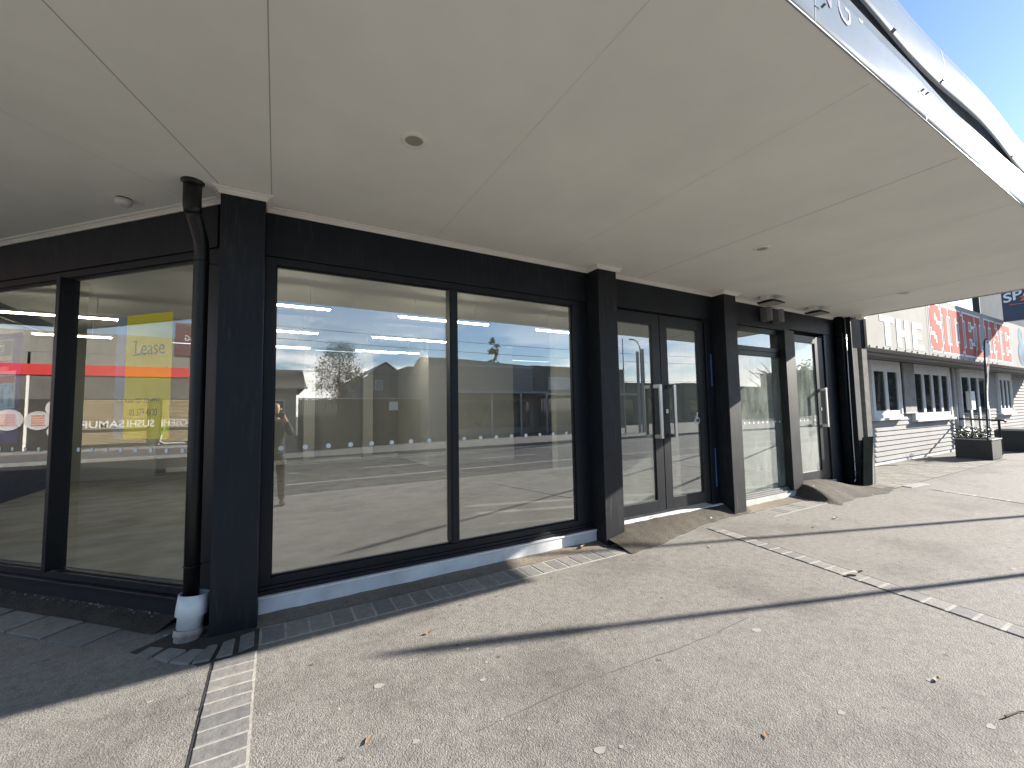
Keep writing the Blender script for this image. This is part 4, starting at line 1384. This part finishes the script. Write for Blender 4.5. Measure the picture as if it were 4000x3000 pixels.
# gabled house
gh = empty('gabled_house', 'grey weatherboard house with a steep gable behind the fence', 'house', (6.3, -22, 0))
gw = paint('grey_house_paint', (.27, .26, .27), .75, .12, 1.5)
MB().prism([(4.75, -30), (9.2, -30), (9.2, -22), (4.75, -22)], -.05, 4.1).build('wall', gw, gh)
g = MB()
g.add([(5.2, -21.98, 4.05), (8.3, -21.98, 4.05), (6.75, -21.98, 5.12), (5.2, -22.2, 4.05), (8.3, -22.2, 4.05), (6.75, -22.2, 5.12)], [(0, 1, 2), (3, 4, 5), (0, 1, 4, 3), (1, 2, 5, 4), (0, 2, 5, 3)])
g.build('gable', gw, gh)
rf = paint('house_iron_roof', (.34, .34, .35), .5, .1, 2)
g = MB()
for sgn in (-1, 1):
    x1 = 6.75 + sgn * 1.75
    g.add([(6.75, -21.8, 5.2), (x1, -21.8, 3.98), (x1, -30, 3.98), (6.75, -30, 5.2), (6.75, -21.8, 5.28), (x1, -21.8, 4.06), (x1, -30, 4.06), (6.75, -30, 5.28)],
          [(0, 1, 2, 3), (4, 5, 6, 7), (0, 1, 5, 4), (1, 2, 6, 5), (2, 3, 7, 6)])
g.build('roof', rf, gh)
w_ = MB().box(6.0, 6.55, -21.97, -21.9, 3.25, 3.95).build('window', M['white'], gh)
MB().box(6.06, 6.49, -21.895, -21.89, 3.31, 3.89).build('pane', paint('pale_blind', (.45, .47, .5), .3, .05), w_)
# parapet shop
ps = empty('parapet_shop', 'beige shop with a curved parapet and a verandah across the street', 'shop', (12, -18, 0))
beige = paint('beige_render', (.28, .268, .245), .8, .12, .8)
g = MB()
prf = [(7.25, 0), (16.65, 0), (16.65, 4.92), (12, 5.15), (10.1, 5.23), (8.1, 5.2), (7.9, 5.0), (7.72, 4.6), (7.5, 4.2), (7.25, 4.0)]
n = len(prf)
g.add([(x, -18, z) for x, z in prf] + [(x, -18.3, z) for x, z in prf], [tuple(range(n)), tuple(range(n, 2 * n))] + [(i, (i + 1) % n, n + (i + 1) % n, n + i) for i in range(n)])
g.build('front_wall', beige, ps)
MB().box(7.3, 16.6, -30, -18.31, 0, 4.6).build('wall', beige, ps)
g = MB()
for a, b2 in zip(prf[2:-1], prf[3:]):
    pass
g.box(10.2, 16.7, -18.05, -17.94, 4.72, 4.86)
g.build('coping', M['offwhite'], ps)
MB().box(9.6, 16.6, -17.99, -15.9, 2.78, 2.92).build('verandah', paint('verandah_roof', (.42, .41, .39), .6, .1), ps)
for x in (9.7, 12.2, 14.4, 16.5):
    MB().tube([(x, -16, 0), (x, -16, 2.78)], .06, 10).build('post', M['offwhite'], ps)
MB().box(10.4, 16.3, -17.995, -17.95, .45, 2.4).build('shopfront', pubglass, ps)
text('UNITFALL', .42, paint('faded_letter', (.45, .44, .42), .7, .2), lambda p: (14.05 - p[0], -17.985 + p[2], 3.2 + p[1]), 'sign_text', ps, ext=.005, sx=.95)
# flat roofed shop
fs = empty('flat_roof_shop', 'brown flat roofed shop with an upper window across the street', 'shop', (19, -18, 0))
MB().box(16.7, 26, -28, -18.1, 0, 5.0).build('wall', paint('brown_render', (.19, .165, .14), .8, .15, 1), fs)
w_ = MB().box(18.1, 20.6, -18.12, -18.04, 3.2, 4.15).build('window', trimw, fs)
MB().box(18.2, 20.5, -18.035, -18.03, 3.28, 4.07).build('pane', paint('bluish_blind', (.42, .46, .55), .3, .1, 3), w_)
MB().box(16.8, 25.9, -18.09, -16.2, 2.7, 2.85).build('verandah', paint('verandah_edge', (.5, .48, .44), .6, .1), fs)
MB().box(17.2, 25.5, -18.09, -18.05, .4, 2.5).build('shopfront', pubglass, fs)
for x, y, w2, d2_, h_, nm in ((28, -25, 14, 8, 4.35, 'long low dark shed beyond the flat roofed shop'), (44, -26, 10, 8, 4.6, 'grey workshop with a plain parapet far along the street'), (56, -27, 22, 8, 4.4, 'long brick hall at the far end of the street')):
    t = empty('far_building', nm, 'building', (x, y, 0))
    MB().box(x, x + w2, y - d2_, y, 0, h_).build('wall', paint('far_wall', random.choice([(.12, .12, .12), (.16, .15, .14), (.13, .11, .1)]), .8, .15, .5), t)
    MB().box(x - .1, x + w2 + .1, y - d2_, y + .15, h_ + .001, h_ + .12).build('roof', M['alumatt'], t)
    for k in range(int(w2 / 3.2)):
        MB().box(x + .8 + k * 3.2, x + 2.8 + k * 3.2, y + .01, y + .06, .8, 2.6).build('window', pubglass, t)
for i_, (x, y, h_, r_, lab) in enumerate(((58, -13.5, 8, 3.0, 'broad dark tree at the start of the added tree row'), (66, -12.5, 9.5, 3.4, 'tallest dark tree of the added tree row'), (76, -12, 8.5, 3.2, 'third dark tree of the added tree row'), (88, -13, 11, 4.2, 'wide dark tree near the end of the added tree row'), (102, -14, 12, 5, 'last and farthest tree of the added tree row'))):  # unseen trees added to block bright low sky in the pub windows
    tree('screen_tree', lab, x, y, h_, r_, 900, lf2, .25, ls=(.25, .5), zc=.55, ncl=40)['group'] = 'dark trees added far down the street to screen the low sky'
t = empty('screen_terrace', 'long dark two storey terrace added to block low sky at the street end', 'building', (122, -8, 0))  # unseen terrace added to hide the low sky from the pub glass
MB().box(121, 130, -60, 20, -.1, 11).build('wall', paint('terrace_brick', (.10, .08, .07), .85, .2, 1), t)
for k in range(20):
    for zz in (1, 5.5):
        MB().box(120.95, 121.02, -58 + k * 3.8, -56 + k * 3.8, zz, zz + 2.4).build('window', pubglass, t)
# posts and street lamp over the road
def post(name, x, y, h, r_, label, cat, sq=False):
    g = MB()
    if sq:
        g.box(x - r_, x + r_, y - r_, y + r_, -.05, h)
    else:
        g.tube([(x, y, -.05), (x, y, h)], [r_, r_ * .7], 10)
    return tag(g.build(name, M['grey'], None), label, cat)
post('flag_pole', 19.97, -12, 6.3, .045, 'thin tall pole left of the street lamp across the road', 'pole')
post('sign_post', 21.3, -12, 5.48, .07, 'shorter square post across the road', 'post', True)
post('sign_post', 21.95, -12.2, 5.72, .10, 'taller square post beside the street lamp', 'post', True)
slp = empty('street_lamp', 'street lamp with a curved arm across the road', 'street lamp', (21.65, -12, 0))
MB().tube([(21.65, -12, -.05), (21.63, -12, 5.3), (21.55, -12, 5.85), (21.3, -12, 6.2), (20.95, -12, 6.28)], [.06, .045, .04, .035, .03], 10).build('pole', M['grey'], slp)
MB().box(20.6, 20.98, -12.08, -11.92, 6.24, 6.32).build('lamp_head', M['grey'], slp, bevel=.02)
# near kerb poles: their shadows cross the footpath
sunv = Vector((math.cos(az) * math.cos(el), -math.sin(az) * math.cos(el), math.sin(el)))
def leaning(tip, slope, dist, h):
    # pole on the kerb whose shadow runs from its foot to the given tip
    T = Vector((tip[0], tip[1], 0))
    foot = T + Vector((1, -slope, 0)).normalized() * dist
    top = T + sunv * (h / sunv[2])
    return foot, top
f1, t1 = leaning((.568, 2.954), .337, 12.6, 12.6 * math.tan(el))
nl = empty('lamp_post', 'slim leaning lamp post with a long lantern on the near kerb', 'lamp post', tuple(f1))
q1 = f1.lerp(t1, .87)
MB().tube([f1 - Vector((0, 0, .05)), q1], .036, 12).build('pole', M['grey'], nl)
MB().tube([q1, f1.lerp(t1, .885), f1.lerp(t1, .965), t1], [.034, .058, .06, .02], 14).build('lantern', M['grey'], nl)
f2, t2 = leaning((2.0, 4.13), .352, 17.0, 17.0 * math.tan(el))
tag(MB().tube([f2 - Vector((0, 0, .05)), t2], [.06, .035], 12).build('lamp_post', M['grey'], None), 'tall bare leaning steel pole on the near kerb', 'pole')
# overhead cables
for i, (z, y, yy, zl) in enumerate(((5.4, -12.2, -12.2, 'upper'), (4.9, -12.4, -12.4, 'middle'), (3.6, -13.2, -13.2, 'lowest'))):
    pts = []
    for k in range(25):
        t = k / 24
        x = -16 + 45 * t
        pts.append((x, y, z + .55 - .5 * t - .9 * 4 * t * (1 - t) * .4))
    tag(MB().tube(pts, .012, 5).build('overhead_cable', M['black'], None), 'thin black overhead cable, %s of three above the far footpath' % zl, 'cable', 'overhead cables along the far footpath')

# sushi shop across the side street (mirrored in the corner window)
ss = empty('sushi_shop', 'concrete panelled shop with a red stripe and slatted front across the side street', 'shop', (-25, 10, 0))
cp = paint('board_marked_concrete', (.25, .24, .21), .85, .16, 2.5, bmp=.3, bscale=30, stretch=(1, 3.5, .35))
for z0, z1 in ((4.29, 4.88), (4.89, 5.585), (5.595, 5.93)):
    MB().box(-25.6, -25, 7.9, 30, z0, z1).build('concrete_panel', cp, ss)
MB().box(-36, -25.61, 2.6, 30, 0, 5.7).build('wall', cp, ss)
MB().box(-25.3, -24.9, 7.0, 30, 3.76, 4.28).build('red_stripe', paint('red_fascia_paint', (.62, .035, .03), .5, .06, 2), ss)
MB().box(-25.6, -25.02, 2.6, 30, 2.57, 3.755).build('recess_shade', paint('shadow_board', (.14, .13, .115), .8, .15, 2), ss)  # flush board; shade of the recess is put into its dark colour
g = MB()
z = .30
while z < 2.54:
    if not (.86 < z < .98):
        for a, b2 in ((9.62, 12.52), (5.6, 9.0)):
            g.box(-25.04, -25.0, a, b2, z, z + .052)
    z += .075
g.build('slats', paint('pale_timber_slat', (.42, .335, .2), .7, .15, 3, stretch=(1, .3, 3)), ss)
MB().box(-25.5, -25.06, 2.6, 30, .0, 2.569).build('dark_front', paint('dark_shop_front', (.05, .045, .04), .6, .2, 2), ss)
MB().box(-25.059, -25.0, 12.6, 12.75, .1, 2.569).build('post', M['grey'], ss)
MB().box(-25.059, -25.0, 14.0, 14.1, .1, 4.9).build('post', M['trim'], ss)
for a, b2 in ((9.08, 9.45),):
    MB().box(-25.059, -24.98, a, b2, .1, 2.55).build('post', paint('olive_post', (.09, .09, .07), .7, .1), ss)
def wtext(body, y0, y1, z, size):
    o = text(body, size, whm, lambda p: p, 'sign_text', ss, ext=.015, bold=.004)
    xs_ = [v_.co.x for v_ in o.data.vertices]
    a, b2 = min(xs_), max(xs_)
    for v_ in o.data.vertices:
        t = (v_.co.x - a) / (b2 - a)
        v_.co = Vector((-24.965 + v_.co.z, y0 + (y1 - y0) * t, z + v_.co.y))
wtext('MOSEHI', 7.60, 9.0, 1.12, .52)
wtext('SUSHI', 9.30, 10.38, 1.12, .52)
wtext('SAMURAI', 10.5, 12.62, 1.12, .52)
rw = random.Random(3)
pl = paint('plate_print_white', (.5, .48, .46), .5, .05, 6)
for cy_, cz_, r_ in ((13.62, 1.55, .46), (12.98, 2.15, .42), (12.95, 1.0, .36), (14.6, 1.6, .5)):
    g = MB()
    n = 26
    g.lathe([(0, .012), (r_ * .8, .012), (r_, .03), (r_, 0)], (0, 0, 0), n)
    g2 = MB(lambda p: (-24.99 + p[2], cy_ + p[0], cz_ + p[1]))
    g2.v = [g2.T(q) for q in g.v]
    g2.f, g2.mi = g.f, g.mi
    o = g2.build('plate_panel', pl, ss)
    f_ = MB()
    for k in range(5):
        f_.box(-24.975, -24.962, cy_ - r_ * .6 + rw.uniform(0, .1), cy_ + r_ * .5, cz_ - r_ * .55 + k * r_ * .24, cz_ - r_ * .55 + k * r_ * .24 + r_ * .13)
    f_.build('food_picture', paint('food_print', (.5, .2, .12), .5, .6, 9), o)
mar = empty('maroon_sign', 'maroon shop sign with white letters above the red stripe', 'sign', (-24.9, 8, 5.8))
MB().box(-24.99, -24.9, 6.2, 8.55, 4.95, 6.75).build('panel', paint('maroon_paint', (.13, .05, .055), .6, .1, 2), mar)
o = text('RIGG', .42, whm, lambda p: (-24.895 + p[2], 7.35 + p[0], 5.80 + p[1]), 'letters', mar, ext=.01, sx=.8)
# kick scooter
sc = empty('kick_scooter', 'white and green kick scooter parked before the slatted shop front', 'scooter', (-24.3, 8.4, .12))
sw = M['white']
gr = paint('lime_green_paint', (.12, .6, .12), .4, .05)
X = -24.35
MB().box(X - .07, X + .07, 7.95, 8.75, .22, .27).build('deck', sw, sc, bevel=.01)
MB().tube([(X, 8.75, .25), (X, 8.92, .35), (X, 8.84, .7)], .035, 8).build('neck', sw, sc)
MB().tube([(X, 8.85, .6), (X, 8.70, 1.25)], .028, 8).build('stem', gr, sc)
MB().tube([(X - .22, 8.70, 1.26), (X + .22, 8.70, 1.26)], .02, 8).build('handlebar', M['black'], sc)
for yy in (7.9, 8.95):
    w_ = MB().tube([(X - .03, yy, .22), (X + .03, yy, .22)], .11, 16).build('wheel', M['black'], sc)
    MB().tube([(X - .032, yy, .22), (X + .032, yy, .22)], .05, 12).build('rim', M['grey'], w_)
MB().box(X - .05, X + .05, 7.8, 8.0, .335, .36).build('mudguard', sw, sc, bevel=.008)

# ---------------------------------------------------------------- the photographer (only seen mirrored)
def skin_body(name, chains, mat, parent=None, sub=2):
    me = bpy.data.meshes.new(name)
    vs, es, rs = [], [], []
    idx = {}
    for ch in chains:
        prev = None
        for p, r_ in ch:
            key = tuple(round(c, 4) for c in p)
            if key not in idx:
                idx[key] = len(vs)
                vs.append(p)
                rs.append(r_)
            i = idx[key]
            if prev is not None and (prev, i) not in es:
                es.append((prev, i))
            prev = i
    me.from_pydata(vs, es, [])
    o = bpy.data.objects.new(name, me)
    COL.objects.link(o)
    if parent:
        o.parent = parent
        o.matrix_parent_inverse = Matrix.Translation(-Vector(absloc(parent)))
    sk = o.modifiers.new('skin', 'SKIN')
    sk.use_smooth_shade = True
    for i, d in enumerate(me.skin_vertices[0].data):
        d.radius = rs[i] if isinstance(rs[i], tuple) else (rs[i], rs[i])
        d.use_root = (i == 0)
    sb_ = o.modifiers.new('sub', 'SUBSURF')
    sb_.levels = sb_.render_levels = sub
    me.materials.append(mat)
    dg = bpy.context.evaluated_depsgraph_get()
    me2 = bpy.data.meshes.new_from_object(o.evaluated_get(dg))
    o.modifiers.clear()
    o.data = me2
    return o
fwd = Vector((.12, 1, 0)).normalized()
sid = Vector((fwd[1], -fwd[0], 0))
base = -fwd * .51 + sid * .05
def W(s_, f_, z):
    q = base + sid * s_ + fwd * f_
    return (q[0], q[1], z)
per = empty('person', 'person in dark clothes holding up a phone with both hands, mirrored in the wide window', 'person', (base[0], base[1], 0))
skinm = paint('skin_tone', (.55, .33, .24), .5, .08, 12)
cloth = paint('black_jacket_cloth', (.022, .022, .026), .85, .3, 8)
jean = paint('dark_trouser_cloth', (.03, .032, .04), .9, .3, 8)
K = 1.03
hand = lambda s_: W(.062 * s_, .46, 1.585)
torso = [(W(0, 0, .96 * K), (.15, .11)), (W(0, .0, 1.12 * K), (.145, .10)), (W(0, .0, 1.32 * K), (.17, .115)), (W(0, -.01, 1.44 * K), (.11, .08)), (W(0, .0, 1.50 * K), (.05, .05)), (W(0, .015, 1.56 * K), (.055, .06)),
         (W(0, .03, 1.63 * K), (.075, .092)), (W(0, .02, 1.70 * K), (.078, .098)), (W(0, .01, 1.765 * K), (.05, .06))]
chains = [torso]
for s_ in (-1, 1):
    chains.append([torso[2], (W(.16 * s_, -.01, 1.41 * K), .065), (W(.25 * s_, .10, 1.22 * K), .05), (W(.17 * s_, .30, 1.38), .042), (W(.095 * s_, .42, 1.54), .032), (W(.075 * s_, .45, 1.585), (.03, .02))])
body = skin_body('body', chains, skinm, per)
jk = [[(W(0, 0, .84 * K), (.185, .145)), (W(0, 0, .92 * K), (.18, .14)), (W(0, 0, 1.12 * K), (.165, .12)), (W(0, 0, 1.32 * K), (.19, .135)), (W(0, -.01, 1.435 * K), (.13, .10)), (W(0, -.005, 1.475 * K), (.075, .07))]]
for s_ in (-1, 1):
    jk.append([jk[0][3], (W(.165 * s_, -.01, 1.405 * K), .085), (W(.25 * s_, .10, 1.22 * K), .068), (W(.175 * s_, .29, 1.375), .057), (W(.112 * s_, .395, 1.515), .043)])
skin_body('jacket', jk, cloth, per)
tr_ = [[(W(0, 0, .97 * K), (.16, .125)), (W(0, 0, .90 * K), (.165, .13))]]
for s_ in (-1, 1):
    tr_.append([tr_[0][1], (W(.10 * s_, 0, .84 * K), .115), (W(.115 * s_, .02, .50 * K), .08), (W(.12 * s_, -.01, .08), .065)])
skin_body('trousers', tr_, jean, per)
for s_ in (-1, 1):
    skin_body('shoe', [[(W(.122 * s_, -.05, .045), .045), (W(.125 * s_, .08, .045), .05), (W(.13 * s_, .19, .035), .035)]], M['black'], per)
hr = [[(W(0, -.02, 1.60 * K), (.07, .075)), (W(0, -.015, 1.70 * K), (.088, .10)), (W(0, .0, 1.785 * K), (.07, .085))]]
skin_body('hair', hr, paint('dark_hair', (.02, .015, .012), .6, .3, 30), per)
fc = MB()
for s_ in (-1, 1):
    fc.lathe([(0, .012), (.008, .009), (.012, 0), (.008, -.009), (0, -.012)], W(.032 * s_, .118, 1.67 * K), 10)
fc.build('eyes', paint('eye_white', (.6, .58, .55), .2, .05), per)
ns = skin_body('nose', [[(W(0, .115, 1.665 * K), .008), (W(0, .135, 1.635 * K), .014)]], skinm, per, 1)
MB().box(-.001, .001, -.001, .001, 0, .001)
for s_ in (-1, 1):
    skin_body('ear', [[(W(.085 * s_, .01, 1.64 * K), (.01, .02)), (W(.088 * s_, .005, 1.675 * K), (.011, .022))]], skinm, per, 1)
    for k in range(4):
        z = 1.615 - .021 * k
        L = (.9, 1, .95, .78)[k]
        skin_body('finger', [[(W(.078 * s_, .452, z - .004), .009), (W(.094 * s_, .474, z), .0085), (W((.084 - .004 * L) * s_, .489, z + .003), .008), (W((.084 - .024 * L) * s_, .4895, z + .005), .0065)]], skinm, per, 1)
    skin_body('thumb', [[(W(.078 * s_, .44, 1.575), .011), (W(.068 * s_, .452, 1.60), .010), (W(.052 * s_, .4595, 1.622), .0085)]], skinm, per, 1)
ph = empty('phone', 'black phone held sideways in front of the mirrored person', 'phone', W(0, .472, 1.6))
q = MB(lambda p: tuple(Vector(W(p[0], p[1], p[2]))))
q.box(-.085, .085, .467, .4755, 1.56, 1.64)
q.build('phone_body', M['black'], ph, bevel=.004)

# ---------------------------------------------------------------- light and sky
sun_dir = Vector((math.cos(az) * math.cos(el), -math.sin(az) * math.cos(el), math.sin(el)))
sl = bpy.data.lights.new('sun', 'SUN')
sl.energy = 4.6
sl.angle = R(.42)
sl.color = (1, .93, .82)
so = bpy.data.objects.new('sun', sl)
COL.objects.link(so)
so.rotation_euler = (-sun_dir).to_track_quat('-Z', 'Y').to_euler()

wd_ = bpy.data.worlds.new('World')
scn.world = wd_
wd_.use_nodes = True
nt = wd_.node_tree
bg = nt.nodes['Background']
sky = nt.nodes.new('ShaderNodeTexSky')
sky.sky_type = 'NISHITA'
sky.sun_disc = False
sky.sun_elevation = el
sky.sun_rotation = PI / 2 + az
sky.air_density = 1.0
sky.dust_density = .25
sky.ozone_density = 3.5
tc = nt.nodes.new('ShaderNodeTexCoord')
mp = nt.nodes.new('ShaderNodeMapping')
mp.inputs['Scale'].default_value = (1.6, 1.6, 6.0)
nt.links.new(tc.outputs['Generated'], mp.inputs['Vector'])
nz = nt.nodes.new('ShaderNodeTexNoise')
nz.inputs['Scale'].default_value = 2.2
nz.inputs['Detail'].default_value = 7
nz.inputs['Roughness'].default_value = .58
nt.links.new(mp.outputs['Vector'], nz.inputs['Vector'])
sx_ = nt.nodes.new('ShaderNodeSeparateXYZ')
nt.links.new(tc.outputs['Generated'], sx_.inputs[0])
band = ramp(nt, sx_.outputs['Z'], [(0, (1, 1, 1)), (.10, (.9, .9, .9)), (.17, (.25, .25, .25)), (.24, (0, 0, 0))])
dens = ramp(nt, nz.outputs['Fac'], [(.46, (0, 0, 0)), (.58, (1, 1, 1))])
ml = nt.nodes.new('ShaderNodeMath')
ml.operation = 'MULTIPLY'
nt.links.new(band, ml.inputs[0])
nt.links.new(dens, ml.inputs[1])
cl = mix(nt, ml.outputs[0], sky.outputs[0], (13.0, 12.6, 12.0))
nt.links.new(cl, bg.inputs['Color'])
bg.inputs['Strength'].default_value = .07

scn.view_settings.view_transform = 'Standard'
scn.view_settings.look = 'None'
scn.view_settings.gamma = 1
scn.view_settings.exposure = 1.82
scn.cycles.use_denoising = True
scn.cycles.max_bounces = 10
scn.cycles.transparent_max_bounces = 16
scn.cycles.diffuse_bounces = 5
scn.cycles.glossy_bounces = 6
scn.cycles.caustics_reflective = False
scn.cycles.caustics_refractive = False
